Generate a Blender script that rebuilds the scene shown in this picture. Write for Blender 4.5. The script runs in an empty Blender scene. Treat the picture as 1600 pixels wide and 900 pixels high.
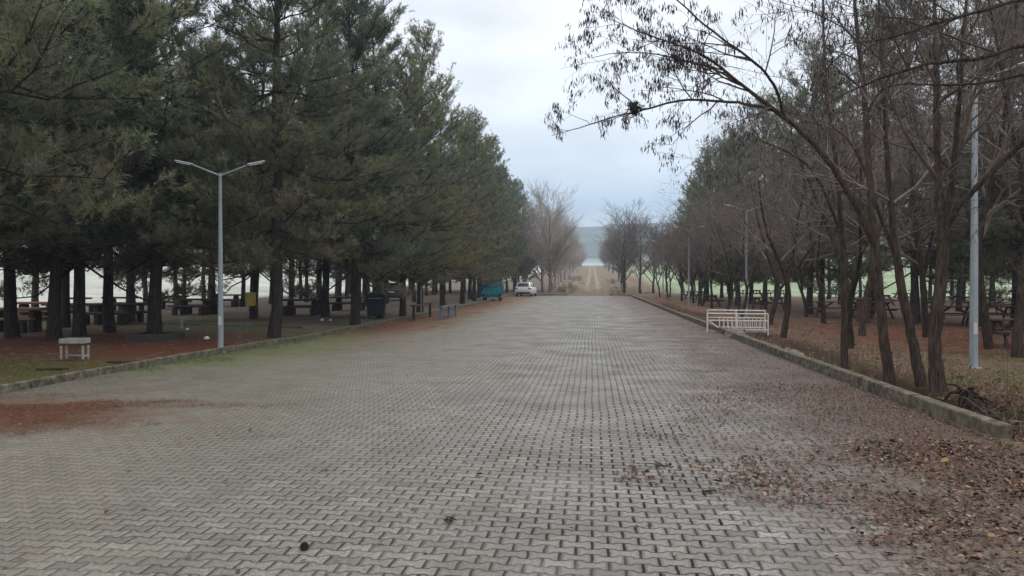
import bpy, math, random
import numpy as np
from mathutils import Vector, Matrix, noise as mnoise
R = math.radians
random.seed(7); rng = np.random.default_rng(7)
scn = bpy.context.scene
COL = scn.collection
# ------------------------------------------------------------------ camera
CAM_H, F = 1.7, 1200.0
cam_d = bpy.data.cameras.new('camera'); cam = bpy.data.objects.new('camera', cam_d); COL.objects.link(cam)
cam_d.sensor_width = 36; cam_d.lens = 36*F/1600; cam_d.clip_start = .05; cam_d.clip_end = 12000
cam.location = (0, 0, CAM_H); cam.rotation_euler = (R(90-.573), 0, R(5.95))
scn.camera = cam
# ------------------------------------------------------------------ world (overcast), sun, exposure
SUN_EL, SUN_ROT = R(42), R(200)
w = bpy.data.worlds.new('World'); scn.world = w; w.use_nodes = True
nt = w.node_tree; nt.nodes.clear()
def wn(t, **k):
    n = nt.nodes.new(t)
    for a, b in k.items(): setattr(n, a, b)
    return n
sky = wn('ShaderNodeTexSky', sky_type='NISHITA', sun_disc=False, sun_elevation=SUN_EL, sun_rotation=SUN_ROT, air_density=1.2, dust_density=2.0)
bg1 = wn('ShaderNodeBackground'); bg1.inputs[1].default_value = .08
bg2 = wn('ShaderNodeBackground'); bg2.inputs[1].default_value = 1.0
tc = wn('ShaderNodeTexCoord'); sep = wn('ShaderNodeSeparateXYZ')
nt.links.new(sky.outputs[0], bg1.inputs[0]); nt.links.new(tc.outputs['Generated'], sep.inputs[0])
mp = wn('ShaderNodeMapping'); mp.inputs['Scale'].default_value = (1, 1, 3.0)
nt.links.new(tc.outputs['Generated'], mp.inputs[0])
n1 = wn('ShaderNodeTexNoise'); n1.inputs['Scale'].default_value = 2.2; n1.inputs['Detail'].default_value = 6; n1.inputs['Roughness'].default_value = .52
nt.links.new(mp.outputs[0], n1.inputs['Vector'])
ad = wn('ShaderNodeMath', operation='MULTIPLY_ADD'); ad.inputs[1].default_value = .13; ad.inputs[2].default_value = -.065
nt.links.new(n1.outputs[0], ad.inputs[0])
zz = wn('ShaderNodeMath', operation='ADD'); nt.links.new(sep.outputs['Z'], zz.inputs[0]); nt.links.new(ad.outputs[0], zz.inputs[1])
cr = wn('ShaderNodeValToRGB'); e = cr.color_ramp.elements
e[0].position = 0.0; e[0].color = (.50, .58, .67, 1)
e[1].position = 1.0; e[1].color = (1.7, 1.72, 1.75, 1)
for p, c in ((.04, (.50, .58, .68)), (.085, (.36, .49, .64)), (.15, (.57, .64, .73)), (.24, (.68, .725, .785)), (.36, (.76, .79, .84)), (.55, (1.12, 1.14, 1.17))):
    q = e.new(p); q.color = (*c, 1)
nt.links.new(zz.outputs[0], cr.inputs[0])
# cloud mottling
n2 = wn('ShaderNodeTexNoise'); n2.inputs['Scale'].default_value = 5.0; n2.inputs['Detail'].default_value = 7
nt.links.new(mp.outputs[0], n2.inputs['Vector'])
mr = wn('ShaderNodeMapRange'); mr.inputs['From Min'].default_value = .3; mr.inputs['From Max'].default_value = .7
mr.inputs['To Min'].default_value = .88; mr.inputs['To Max'].default_value = 1.16
nt.links.new(n2.outputs[0], mr.inputs[0])
vm = wn('ShaderNodeVectorMath', operation='SCALE'); nt.links.new(cr.outputs[0], vm.inputs[0]); nt.links.new(mr.outputs[0], vm.inputs['Scale'])
nt.links.new(vm.outputs[0], bg2.inputs[0])
mx = wn('ShaderNodeMixShader'); mx.inputs[0].default_value = .9
nt.links.new(bg1.outputs[0], mx.inputs[1]); nt.links.new(bg2.outputs[0], mx.inputs[2])
out = wn('ShaderNodeOutputWorld'); nt.links.new(mx.outputs[0], out.inputs[0])
sd = bpy.data.lights.new('sun', 'SUN'); sd.energy = .7; sd.angle = R(25); sd.color = (1, .97, .92)
sun = bpy.data.objects.new('sun', sd); COL.objects.link(sun); sun.rotation_euler = (R(48), 0, R(-20+180))
scn.view_settings.view_transform = 'Standard'; scn.view_settings.look = 'None'
scn.view_settings.exposure = 0.50; scn.view_settings.gamma = 1
scn.view_settings.use_curve_mapping = False
scn.cycles.max_bounces = 6; scn.cycles.diffuse_bounces = 3; scn.cycles.transparent_max_bounces = 6
scn.cycles.volume_bounces = 0

# ------------------------------------------------------------------ helpers
RC = cam.rotation_euler.to_matrix()
def gp(px, py, z=0.0):
    "ground point seen at a pixel of the photograph"
    d = RC @ Vector(((px-800)/F, (450-py)/F, -1)); t = (z-CAM_H)/d.z
    return Vector((d.x*t, d.y*t, z))
def dp(px, py, dist):
    "point seen at a pixel, at a given distance down the road"
    d = RC @ Vector(((px-800)/F, (450-py)/F, -1)); t = dist/d.y
    return Vector((d.x*t, dist, CAM_H+d.z*t))
def tag(o, label=None, cat=None, group=None, kind=None):
    for k, v in (('label', label), ('category', cat), ('group', group), ('kind', kind)):
        if v: o[k] = v
    return o
def empty(name, loc=(0, 0, 0), rz=0, **k):
    o = bpy.data.objects.new(name, None); COL.objects.link(o); o.location = loc; o.rotation_euler = (0, 0, rz)
    o.empty_display_size = .2
    return tag(o, **k)
def mesh_np(name, V, Fc, mats, mi=None, smooth=False):
    "V (n,3); Fc list of (m,k) int arrays"
    me = bpy.data.meshes.new(name)
    V = np.asarray(V, dtype=np.float32)
    if not isinstance(Fc, (list, tuple)): Fc = [Fc]
    Fc = [np.asarray(f, dtype=np.int32) for f in Fc if len(f)]
    me.vertices.add(len(V)); me.vertices.foreach_set('co', V.ravel())
    tot = sum(f.size for f in Fc); nf = sum(len(f) for f in Fc)
    me.loops.add(tot); me.polygons.add(nf)
    me.loops.foreach_set('vertex_index', np.concatenate([f.ravel() for f in Fc]))
    lt = np.concatenate([np.full(len(f), f.shape[1], np.int32) for f in Fc])
    ls = np.concatenate([[0], np.cumsum(lt)[:-1]]).astype(np.int32)
    me.polygons.foreach_set('loop_start', ls)
    if smooth: me.polygons.foreach_set('use_smooth', np.ones(nf, bool))
    if not isinstance(mats, (list, tuple)): mats = [mats]
    for m in mats: me.materials.append(m)
    if mi is not None: me.polygons.foreach_set('material_index', np.asarray(mi, np.int32))
    me.update(calc_edges=True)
    return me
def obj(name, me, parent=None, loc=None, rz=0):
    o = bpy.data.objects.new(name, me); COL.objects.link(o)
    if parent: o.parent = parent
    if loc is not None: o.location = loc
    if rz: o.rotation_euler = (0, 0, rz)
    return o
class MB:
    "collects boxes, prisms and tubes; build() makes them one mesh object"
    def __init__(s): s.V = []; s.Q = []; s.P = []; s.n = 0
    def add(s, V, faces):
        V = [tuple(v) for v in V]; s.V += V
        for f in faces: s.P.append(tuple(i+s.n for i in f))
        s.n += len(V)
    def box(s, c, d, rx=0, ry=0, rz=0, bev=0.0):
        M = Matrix.Rotation(rz, 3, 'Z') @ Matrix.Rotation(ry, 3, 'Y') @ Matrix.Rotation(rx, 3, 'X')
        x, y, z = (q/2 for q in d); b = min(bev, x*.9, y*.9, z*.9)
        if b <= 0:
            vs = [(i*x, j*y, k*z) for i in (-1, 1) for j in (-1, 1) for k in (-1, 1)]
            fs = [(0,1,3,2), (4,6,7,5), (0,4,5,1), (2,3,7,6), (0,2,6,4), (1,5,7,3)]
        else:
            vs = []; idx = {}
            for i in (-1, 1):
                for j in (-1, 1):
                    for k in (-1, 1):
                        for a, v in (('x', (i*x, j*(y-b), k*(z-b))), ('y', (i*(x-b), j*y, k*(z-b))), ('z', (i*(x-b), j*(y-b), k*z))):
                            idx[(i, j, k, a)] = len(vs); vs.append(v)
            fs = []
            L = (-1, 1)
            for i in L:
                q = [(i,-1,-1,'x'), (i,1,-1,'x'), (i,1,1,'x'), (i,-1,1,'x')]; fs.append([idx[t] for t in (q if i > 0 else q[::-1])])
                q = [(-1,i,-1,'y'), (-1,i,1,'y'), (1,i,1,'y'), (1,i,-1,'y')]; fs.append([idx[t] for t in (q if i > 0 else q[::-1])])
                q = [(-1,-1,i,'z'), (1,-1,i,'z'), (1,1,i,'z'), (-1,1,i,'z')]; fs.append([idx[t] for t in (q if i > 0 else q[::-1])])
            for i in L:
                for j in L:
                    fs.append([idx[(i,j,-1,'x')], idx[(i,j,1,'x')], idx[(i,j,1,'y')], idx[(i,j,-1,'y')]])
                    fs.append([idx[(i,-1,j,'x')], idx[(i,1,j,'x')], idx[(i,1,j,'z')], idx[(i,-1,j,'z')]])
                    fs.append([idx[(-1,i,j,'y')], idx[(1,i,j,'y')], idx[(1,i,j,'z')], idx[(-1,i,j,'z')]])
                    for k in L: fs.append([idx[(i,j,k,'x')], idx[(i,j,k,'y')], idx[(i,j,k,'z')]])
        s.add([M @ Vector(v) + Vector(c) for v in vs], fs); return s
    def bar(s, a, b, wd, ht=None, sides=4, r2=None):
        a, b = Vector(a), Vector(b); d = (b-a); L = d.length; d.normalize()
        up = Vector((0, 0, 1)) if abs(d.z) < .95 else Vector((0, 1, 0))
        x = d.cross(up).normalized(); y = x.cross(d)
        ht = ht or wd; vs = []
        for k, (p) in enumerate((a, b)):
            sc = 1 if (k == 0 or r2 is None) else r2/(wd/2)
            for i in range(sides):
                t = 2*math.pi*(i+.5)/sides; q = math.sqrt(2) if sides == 4 else 1
                vs.append(p + x*math.cos(t)*wd/2*q*sc + y*math.sin(t)*ht/2*q*sc)
        fs = [tuple(range(sides)), tuple(range(2*sides-1, sides-1, -1))]
        for i in range(sides): j = (i+1) % sides; fs.append((i, i+sides, j+sides, j))
        s.add(vs, fs); return s
    def prism(s, poly, y0, y1, axis='y'):
        n = len(poly); vs = []
        for yy in (y0, y1):
            for p in poly: vs.append((p[0], yy, p[1]) if axis == 'y' else (yy, p[0], p[1]))
        fs = [tuple(range(n)), tuple(range(2*n-1, n-1, -1))]
        for i in range(n): j = (i+1) % n; fs.append((i, i+n, j+n, j))
        s.add(vs, fs); return s
    def loft(s, rings, close=True):
        n = len(rings[0]); vs = [v for r in rings for v in r]; fs = []
        for a in range(len(rings)-1):
            for i in range(n): j = (i+1) % n; fs.append((a*n+i, a*n+j, (a+1)*n+j, (a+1)*n+i))
        if close: fs.append(tuple(range(n-1, -1, -1))); fs.append(tuple(range((len(rings)-1)*n, len(rings)*n)))
        s.add(vs, fs); return s
    def me(s, name, m, smooth=False):
        me = bpy.data.meshes.new(name); me.from_pydata(s.V, [], s.P); me.materials.append(m)
        import bmesh
        bm = bmesh.new(); bm.from_mesh(me); bmesh.ops.recalc_face_normals(bm, faces=bm.faces); bm.to_mesh(me); bm.free()
        if smooth: me.polygons.foreach_set('use_smooth', [True]*len(me.polygons))
        me.update(); return me
    def build(s, name, m, parent=None, loc=None, rz=0, smooth=False):
        return obj(name, s.me(name, m, smooth), parent, loc, rz)
KIDS = {}
def copy_tree(o, parent=None):
    c = o.copy(); COL.objects.link(c)
    if parent is not None: c.parent = parent
    for ch in KIDS.get(o.name, None) or [x for x in o.children]: copy_tree(ch, c)
    return c
def remember(o):
    KIDS[o.name] = list(o.children)
    for c in o.children: remember(c)

# ------------------------------------------------------------------ materials
class NM:
    def __init__(s, name, rough=.9, spec=.2):
        s.m = bpy.data.materials.new(name); s.m.use_nodes = True; s.t = s.m.node_tree
        s.b = s.t.nodes['Principled BSDF']; s.b.inputs['Roughness'].default_value = rough; s.b.inputs['Specular IOR Level'].default_value = spec
    def n(s, t, **k):
        x = s.t.nodes.new(t)
        for a, b in k.items(): setattr(x, a, b)
        return x
    def l(s, a, b): s.t.links.new(a, b)
    def set(s, sock, v):
        if hasattr(v, 'is_linked') or hasattr(v, 'links'): s.l(v, sock)
        else: sock.default_value = v
    def math(s, op, a, b=0.0, c=0.0, clamp=False):
        x = s.n('ShaderNodeMath', operation=op, use_clamp=clamp)
        for i, v in enumerate((a, b, c)): s.set(x.inputs[i], v)
        return x.outputs[0]
    def coord(s, kind='Object'): return s.n('ShaderNodeTexCoord').outputs[kind]
    def pos(s): return s.n('ShaderNodeNewGeometry').outputs['Position']
    def noise(s, vec, scale, detail=4, rough=.55, dist=0.0):
        x = s.n('ShaderNodeTexNoise'); s.l(vec, x.inputs['Vector'])
        x.inputs['Scale'].default_value = scale; x.inputs['Detail'].default_value = detail; x.inputs['Roughness'].default_value = rough; x.inputs['Distortion'].default_value = dist
        return x.outputs[0]
    def scale(s, vec, sc):
        x = s.n('ShaderNodeMapping'); s.l(vec, x.inputs[0]); x.inputs['Scale'].default_value = sc; return x.outputs[0]
    def ramp(s, fac, stops):
        x = s.n('ShaderNodeValToRGB'); el = x.color_ramp.elements
        el[0].position = stops[0][0]; el[0].color = (*stops[0][1], 1); el[1].position = stops[-1][0]; el[1].color = (*stops[-1][1], 1)
        for p, c in stops[1:-1]: q = el.new(p); q.color = (*c, 1)
        s.l(fac, x.inputs[0]); return x.outputs[0]
    def rng(s, v, a, b, c=0.0, d=1.0, smooth=False):
        x = s.n('ShaderNodeMapRange'); s.l(v, x.inputs[0]) if hasattr(v, 'links') else None
        if smooth: x.interpolation_type = 'SMOOTHSTEP'
        for i, q in enumerate((a, b, c, d)): x.inputs[i+1].default_value = q
        return x.outputs[0]
    def mix(s, f, a, b, mode='MIX'):
        x = s.n('ShaderNodeMix', data_type='RGBA', blend_type=mode)
        s.set(x.inputs['Factor'], f)
        for k, v in (('A', a), ('B', b)):
            sk = [i for i in x.inputs if i.name == k and i.type == 'RGBA'][0]
            if isinstance(v, tuple): v = (*v, 1) if len(v) == 3 else v
            s.set(sk, v)
        return [o for o in x.outputs if o.type == 'RGBA'][0]
    def col(s, v): s.set(s.b.inputs['Base Color'], (*v, 1) if isinstance(v, tuple) else v)
    def bump(s, h, strength=.5, dist=.01):
        x = s.n('ShaderNodeBump'); x.inputs['Strength'].default_value = strength; x.inputs['Distance'].default_value = dist
        s.l(h, x.inputs['Height']); s.l(x.outputs[0], s.b.inputs['Normal'])
def simple(name, col, rough=.8, spec=.2, var=.25, scale=8.0, metal=0.0, bump=.2, objrand=0.0, stretch=(1, 1, 1), bdist=.004):
    m = NM(name, rough, spec); m.b.inputs['Metallic'].default_value = metal
    v = m.scale(m.coord('Object'), stretch); a = m.noise(v, scale, 5); b = m.noise(v, scale*7, 3)
    f = m.math('ADD', m.math('MULTIPLY', a, .65), m.math('MULTIPLY', b, .35))
    lo = tuple(c*(1-var) for c in col); hi = tuple(min(1, c*(1+var)) for c in col)
    c = m.ramp(f, [(.3, lo), (.7, hi)])
    if objrand:
        oi = m.n('ShaderNodeObjectInfo').outputs['Random']
        c = m.mix(1.0, c, m.ramp(oi, [(0, (1-objrand,)*3), (1, (1+objrand,)*3)]), 'MULTIPLY')
    m.col(c)
    if bump: m.bump(f, bump, bdist)
    return m.m
M = {}
def bark(name, dark, light, moss=None):
    m = NM(name, .95, .03); v = m.scale(m.coord('Object'), (20, 20, 3.2))
    a = m.noise(v, 1.6, 6, .65, .6); vo = m.n('ShaderNodeTexVoronoi', feature='F1'); m.l(v, vo.inputs['Vector']); vo.inputs['Scale'].default_value = 1.3
    f = m.math('MULTIPLY_ADD', vo.outputs['Distance'], .6, m.math('MULTIPLY', a, .6))
    c = m.ramp(f, [(.25, dark), (.75, light)])
    if moss:
        c = m.mix(m.rng(m.noise(m.coord('Object'), 1.7, 4), .52, .68, 0, .6), c, moss)
    oi = m.n('ShaderNodeObjectInfo').outputs['Random']
    c = m.mix(1.0, c, m.ramp(oi, [(0, (.8, .8, .8)), (1, (1.2, 1.2, 1.2))]), 'MULTIPLY')
    m.col(c); m.bump(f, .9, .03); return m.m
M['pine_bark'] = bark('pine_bark', (.010, .009, .0085), (.060, .048, .042))
M['locust_bark'] = bark('locust_bark', (.009, .007, .006), (.072, .052, .039), (.055, .048, .028))
M['pale_bark'] = bark('pale_bark', (.10, .085, .075), (.26, .23, .20))
def needles(name, tint=1.0):
    m = NM(name, .65, .25); P = m.pos()
    at_ = m.n('ShaderNodeAttribute', attribute_name='tuft').outputs['Fac']; b = m.noise(P, .5, 3)
    f = m.math('ADD', m.math('MULTIPLY', at_, .75), m.math('MULTIPLY', b, .25))
    c = m.ramp(f, [(.2, (.048, .066, .046)), (.5, (.135, .155, .094)), (.72, (.215, .225, .118)), (.85, (.29, .285, .15))])
    # browned needles on the shaded lower boughs, as on the real trees
    z = m.n('ShaderNodeSeparateXYZ'); m.l(m.coord('Object'), z.inputs[0])
    low = m.rng(z.outputs['Z'], 1.5, 8.0, 1.0, .0)
    nb = m.rng(m.noise(P, .7, 4), .42, .64)
    c = m.mix(m.math('MULTIPLY', m.math('MULTIPLY', low, nb), .85), c, (.205, .155, .098))
    oi = m.n('ShaderNodeObjectInfo').outputs['Random']
    c = m.mix(1.0, c, m.ramp(oi, [(0, (.8, .86, .95)), (.5, (1, 1, 1)), (1, (1.25, 1.12, .95))]), 'MULTIPLY')
    m.col(c)
    tr = m.n('ShaderNodeBsdfTranslucent'); m.l(c, tr.inputs[0]); ms = m.n('ShaderNodeMixShader'); ms.inputs[0].default_value = .35
    m.l(m.b.outputs[0], ms.inputs[1]); m.l(tr.outputs[0], ms.inputs[2]); m.l(ms.outputs[0], m.t.nodes['Material Output'].inputs[0])
    return m.m
M['needles'] = needles('pine_needles', 1.0)
M['twigs'] = simple('twigs', (.10, .078, .066), .9, .1, .4, 3, bump=0, objrand=.2)
M['red_twigs'] = simple('red_twigs', (.150, .122, .106), .9, .1, .45, 2, bump=0, objrand=.25)
M['pale_twigs'] = simple('pale_twigs', (.30, .26, .225), .9, .1, .3, 2, bump=0, objrand=.2)
M['pods'] = simple('pods', (.035, .026, .020), .7, .2, .5, 5, bump=0)
M['galv'] = simple('galvanised_steel', (.30, .325, .34), .55, .3, .25, 6, metal=.25, bump=.05, stretch=(1, 1, .3))
M['white_paint'] = simple('chipped_white_paint', (.33, .32, .29), .6, .3, .35, 9, bump=.1)
M['cream_paint'] = simple('cream_paint', (.66, .64, .58), .55, .3, .28, 12, bump=.1)
M['lamp_head'] = simple('lamp_head', (.5, .51, .52), .45, .4, .1, 5, metal=.2)
M['table_wood'] = simple('stained_table_wood', (.062, .034, .026), .8, .25, .4, 4, objrand=.25, stretch=(1, 9, 9), bump=.3)
M['grey_wood'] = simple('weathered_grey_wood', (.13, .105, .085), .85, .2, .35, 4, objrand=.2, stretch=(1, 9, 9), bump=.3)
M['orange_wood'] = simple('orange_brown_wood', (.15, .075, .04), .75, .25, .3, 4, stretch=(1, 9, 9), bump=.3)
M['dark_wood'] = simple('dark_wet_wood', (.035, .026, .022), .75, .25, .4, 4, objrand=.2, stretch=(1, 9, 9), bump=.3)
M['blue_paint'] = simple('blue_paint', (.07, .21, .37), .5, .4, .3, 8)
M['navy'] = simple('navy_plastic', (.004, .007, .012), .5, .4, .3, 8)
M['yellow'] = simple('yellow_bin_paint', (.52, .36, .03), .5, .4, .25, 12)
M['teal'] = simple('teal_tank_paint', (.012, .235, .29), .45, .4, .3, 2.5, bump=.1)
M['teal_trim'] = simple('teal_rib_paint', (.008, .13, .17), .5, .4, .3, 4)
M['tarp'] = simple('dark_mesh_cover', (.022, .024, .03), .9, .1, .5, 3, bump=.6, bdist=.03)
M['car_white'] = simple('white_car_paint', (.66, .68, .70), .25, .5, .03, 2, bump=0)
M['car_dark'] = simple('dark_blue_car_paint', (.02, .028, .05), .25, .5, .1, 2, bump=0)
M['glass'] = simple('dark_glass', (.01, .012, .014), .08, .6, .1, 2, bump=0)
M['rubber'] = simple('tyre_rubber', (.018, .018, .019), .85, .2, .2, 8)
M['tail_red'] = simple('tail_lamp', (.30, .015, .012), .2, .5, .1, 8, bump=0)
M['plate'] = simple('number_plate', (.7, .7, .68), .4, .4, .05, 8, bump=0)
M['plastic_dark'] = simple('dark_bumper', (.03, .03, .032), .6, .3, .2, 8)
M['concrete'] = simple('dark_concrete', (.06, .055, .05), .9, .1, .3, 5, bump=.3)
M['stone'] = simple('rough_stone', (.20, .175, .15), .95, .1, .4, 3, bump=.8, objrand=.25, bdist=.02)
M['paper'] = simple('crumpled_paper', (.7, .7, .68), .7, .2, .1, 9)
M['pipe'] = simple('black_pipe', (.02, .02, .02), .6, .3, .2, 8)
M['brick_brown'] = simple('brown_pillar', (.10, .060, .045), .9, .1, .35, 7, bump=.4)

# pavement of interlocking pavers
def make_paving():
    m = NM('interlocking_pavers', .78, .28); P = m.pos()
    s = m.n('ShaderNodeSeparateXYZ'); m.l(P, s.inputs[0]); X, Y = s.outputs['X'], s.outputs['Y']
    wx = m.math('MULTIPLY', m.math('SUBTRACT', m.noise(P, .22, 2), .5), .12)
    wy = m.math('MULTIPLY', m.math('SUBTRACT', m.noise(m.scale(P, (1, 1, 1)), .16, 2), .5), .5)
    wj = m.math('MULTIPLY', m.math('SUBTRACT', m.noise(P, 6, 2), .5), .028)
    u = m.math('DIVIDE', m.math('ADD', m.math('ADD', X, wx), wj), .20)
    v = m.math('DIVIDE', m.math('ADD', m.math('ADD', Y, wy), wj), .116)
    row = m.math('ROUND', v)
    par = m.math('SUBTRACT', 1.0, m.math('MULTIPLY', m.math('ABSOLUTE', m.math('MODULO', row, 2.0)), 2.0))
    wav = m.math('COSINE', m.math('MULTIPLY', u, 2*math.pi))
    wav = m.math('MAXIMUM', m.math('MINIMUM', m.math('MULTIPLY', wav, 2.6), 1.0), -1.0)
    bd = m.math('MULTIPLY', m.math('MULTIPLY', wav, par), -.105)
    dv = m.math('SUBTRACT', v, m.math('ADD', row, bd))                # signed distance to boundary
    dist_v = m.math('MULTIPLY', m.math('ABSOLUTE', dv), .116)
    rid = m.math('SUBTRACT', row, m.math('LESS_THAN', dv, 0.0))        # row index of this brick
    sh = m.math('MULTIPLY', m.math('ABSOLUTE', m.math('MODULO', rid, 2.0)), .5)
    uu = m.math('ADD', u, sh)
    cid = m.math('FLOOR', m.math('ADD', uu, .0))
    fu = m.math('SUBTRACT', uu, cid)
    dist_u = m.math('MULTIPLY', m.math('MINIMUM', fu, m.math('SUBTRACT', 1.0, fu)), .20)
    cv = m.n('ShaderNodeCombineXYZ'); m.l(cid, cv.inputs[0]); m.l(rid, cv.inputs[1])
    wn_ = m.n('ShaderNodeTexWhiteNoise', noise_dimensions='2D'); m.l(cv.outputs[0], wn_.inputs['Vector']); rnd = wn_.outputs['Value']
    ju = m.math('SUBTRACT', dist_u, .0050); jv = m.math('SUBTRACT', dist_v, .0010)
    d = m.math('MINIMUM', ju, jv)
    joint = m.rng(d, .0030, .0065, 1, 0)
    edge = m.rng(d, .004, .020, 0, 1)
    base = m.ramp(m.math('ADD', m.math('MULTIPLY', m.noise(P, 38, 5, .75), .6), m.math('MULTIPLY', m.noise(P, 150, 3, .8), .4)), [(.38, (.068, .062, .054)), (.5, (.152, .143, .129)), (.62, (.265, .252, .233))])
    base = m.mix(1.0, base, m.ramp(rnd, [(0, (.55, .54, .54)), (.06, (.78, .77, .77)), (.93, (1.14, 1.12, 1.08)), (1, (1.34, 1.32, 1.28))]), 'MULTIPLY')
    big = m.noise(P, .35, 5, .6)
    base = m.mix(m.rng(big, .44, .60, 0, .55), base, (.105, .098, .088))
    # warm dusty tint toward the left and moss toward the rows by the trees
    lf = m.rng(m.math('ADD', X, m.math('MULTIPLY', m.math('SUBTRACT', m.noise(P, .5, 5), .5), 3.0)), .8, -5.0)
    gr = m.noise(m.scale(P, (.6, 1.5, 1)), 11, 6, .75)
    base = m.mix(m.math('MULTIPLY', lf, m.rng(gr, .38, .62, .25, .85)), base, m.ramp(m.noise(P, 55, 4, .7), [(.38, (.082, .070, .045)), (.62, (.205, .182, .130))]))
    base = m.mix(m.rng(m.noise(P, 1.8, 7, .75), .48, .64, 0, .6), base, (.095, .082, .066))
    def blob(cx, cy, rx, ry, thr=.5, soft=.25, nsc=.8, amp=.9):
        q = m.math('ADD', m.math('POWER', m.math('ABSOLUTE', m.math('DIVIDE', m.math('SUBTRACT', X, cx), rx)), 2.0), m.math('POWER', m.math('ABSOLUTE', m.math('DIVIDE', m.math('SUBTRACT', Y, cy), ry)), 2.0))
        q = m.math('ADD', m.math('SQRT', q), m.math('MULTIPLY', m.math('SUBTRACT', m.noise(P, nsc, 6, .65), .5), amp*2))
        return m.rng(q, 1.0-soft, 1.0+soft, 1, 0)
    fine = m.rng(m.noise(m.scale(P, (1, .6, 1)), 14, 5, .7), .38, .6)
    litter = m.ramp(m.noise(P, 40, 4, .7), [(.3, (.04, .014, .008)), (.7, (.17, .058, .028))])
    f1 = m.math('MULTIPLY', blob(-8.2, 9.0, 2.6, 1.3, nsc=1.3, amp=1.1, soft=.4), m.rng(fine, 0, 1, .55, 1))
    base = m.mix(m.math('MULTIPLY', f1, .88), base, litter)
    # russet needle drift along the left kerb further on
    q = m.rng(m.math('ADD', X, m.math('MULTIPLY', m.math('SUBTRACT', m.noise(m.scale(P, (1, .45, 1)), .8, 5), .5), 4.5)), -6.6, -4.4, 1, 0)
    far = m.math('MULTIPLY', q, m.math('MULTIPLY', m.rng(Y, 17, 27), m.rng(Y, 75, 95, 1, .6)))
    base = m.mix(m.math('MULTIPLY', far, .92), base, m.ramp(m.noise(m.scale(P, (1, .5, 1)), 2.2, 6, .7), [(.38, (.060, .045, .022)), (.5, (.15, .070, .033)), (.62, (.20, .070, .034))]))
    gm = blob(-8.2, 18.5, 1.8, 5.0, nsc=.9)
    base = m.mix(m.math('MULTIPLY', gm, .85), base, m.ramp(m.noise(P, 20, 4), [(.3, (.07, .085, .025)), (.7, (.18, .20, .09))]))
    # crushed leaf dirt on the right-hand side
    rt = m.rng(m.math('ADD', X, m.math('MULTIPLY', m.math('SUBTRACT', m.noise(P, .7, 6, .65), .5), 4.0)), .8, 2.4)
    dirt = m.ramp(m.math('ADD', m.math('MULTIPLY', m.noise(P, 26, 5, .75), .5), m.math('MULTIPLY', m.noise(P, 90, 4, .75), .5)), [(.40, (.025, .015, .011)), (.5, (.09, .058, .045)), (.60, (.21, .15, .12))])
    base = m.mix(m.math('MULTIPLY', rt, m.math('MAXIMUM', m.rng(X, 2.2, 3.4), m.rng(m.noise(P, 9, 6, .75), .40, .58, .30, 1.0))), base, dirt)
    st = m.math('MULTIPLY', m.math('MULTIPLY', blob(2.2, 19, 2.0, 9.0, nsc=.8, amp=1.5), m.rng(m.noise(m.scale(P, (1, 2, 1)), 3, 6, .7), .4, .6)), .7)
    base = m.mix(st, base, (.085, .075, .06))
    cover = m.math('MAXIMUM', m.math('MULTIPLY', rt, .8), m.math('MAXIMUM', m.math('MULTIPLY', f1, .85), m.math('MULTIPLY', far, .8)))
    # joints full of earth; where litter covers them they soften
    filled = m.rng(m.noise(P, 1.3, 5, .6), .38, .55, .68, 1.0)
    filled = m.math('MULTIPLY', filled, m.math('SUBTRACT', 1.0, m.math('MULTIPLY', lf, .4)))
    mossy = m.math('MULTIPLY', m.rng(m.noise(P, .28, 5, .6), .46, .62), m.rng(X, 1.5, -2.0))
    base = m.mix(m.math('MULTIPLY', mossy, m.rng(gr, .4, .62, 0, .3)), base, (.10, .10, .055))
    js = m.math('MULTIPLY', m.math('MULTIPLY', joint, filled), m.math('SUBTRACT', 1.0, m.math('MULTIPLY', cover, .7)))
    base = m.mix(js, base, m.mix(lf, (.016, .014, .012), (.040, .031, .021)))
    # far pavement is worn smooth by light mud
    m.col(base)
    h = m.math('ADD', m.math('MULTIPLY', edge, m.math('SUBTRACT', 1.0, m.math('MULTIPLY', cover, .7))), m.math('MULTIPLY', m.noise(P, 60, 4, .7), .22))
    h = m.math('ADD', h, m.math('MULTIPLY', rnd, .30))
    m.bump(h, .85, .010)
    m.l(m.rng(m.noise(P, .9, 4), .35, .65, .45, .75), m.b.inputs['Roughness'])
    m.l(m.math('MULTIPLY', m.math('SUBTRACT', 1.0, js), m.math('SUBTRACT', .42, m.math('MULTIPLY', cover, .38))), m.b.inputs['Specular IOR Level'])
    return m.m
M['paving'] = make_paving()

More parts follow.
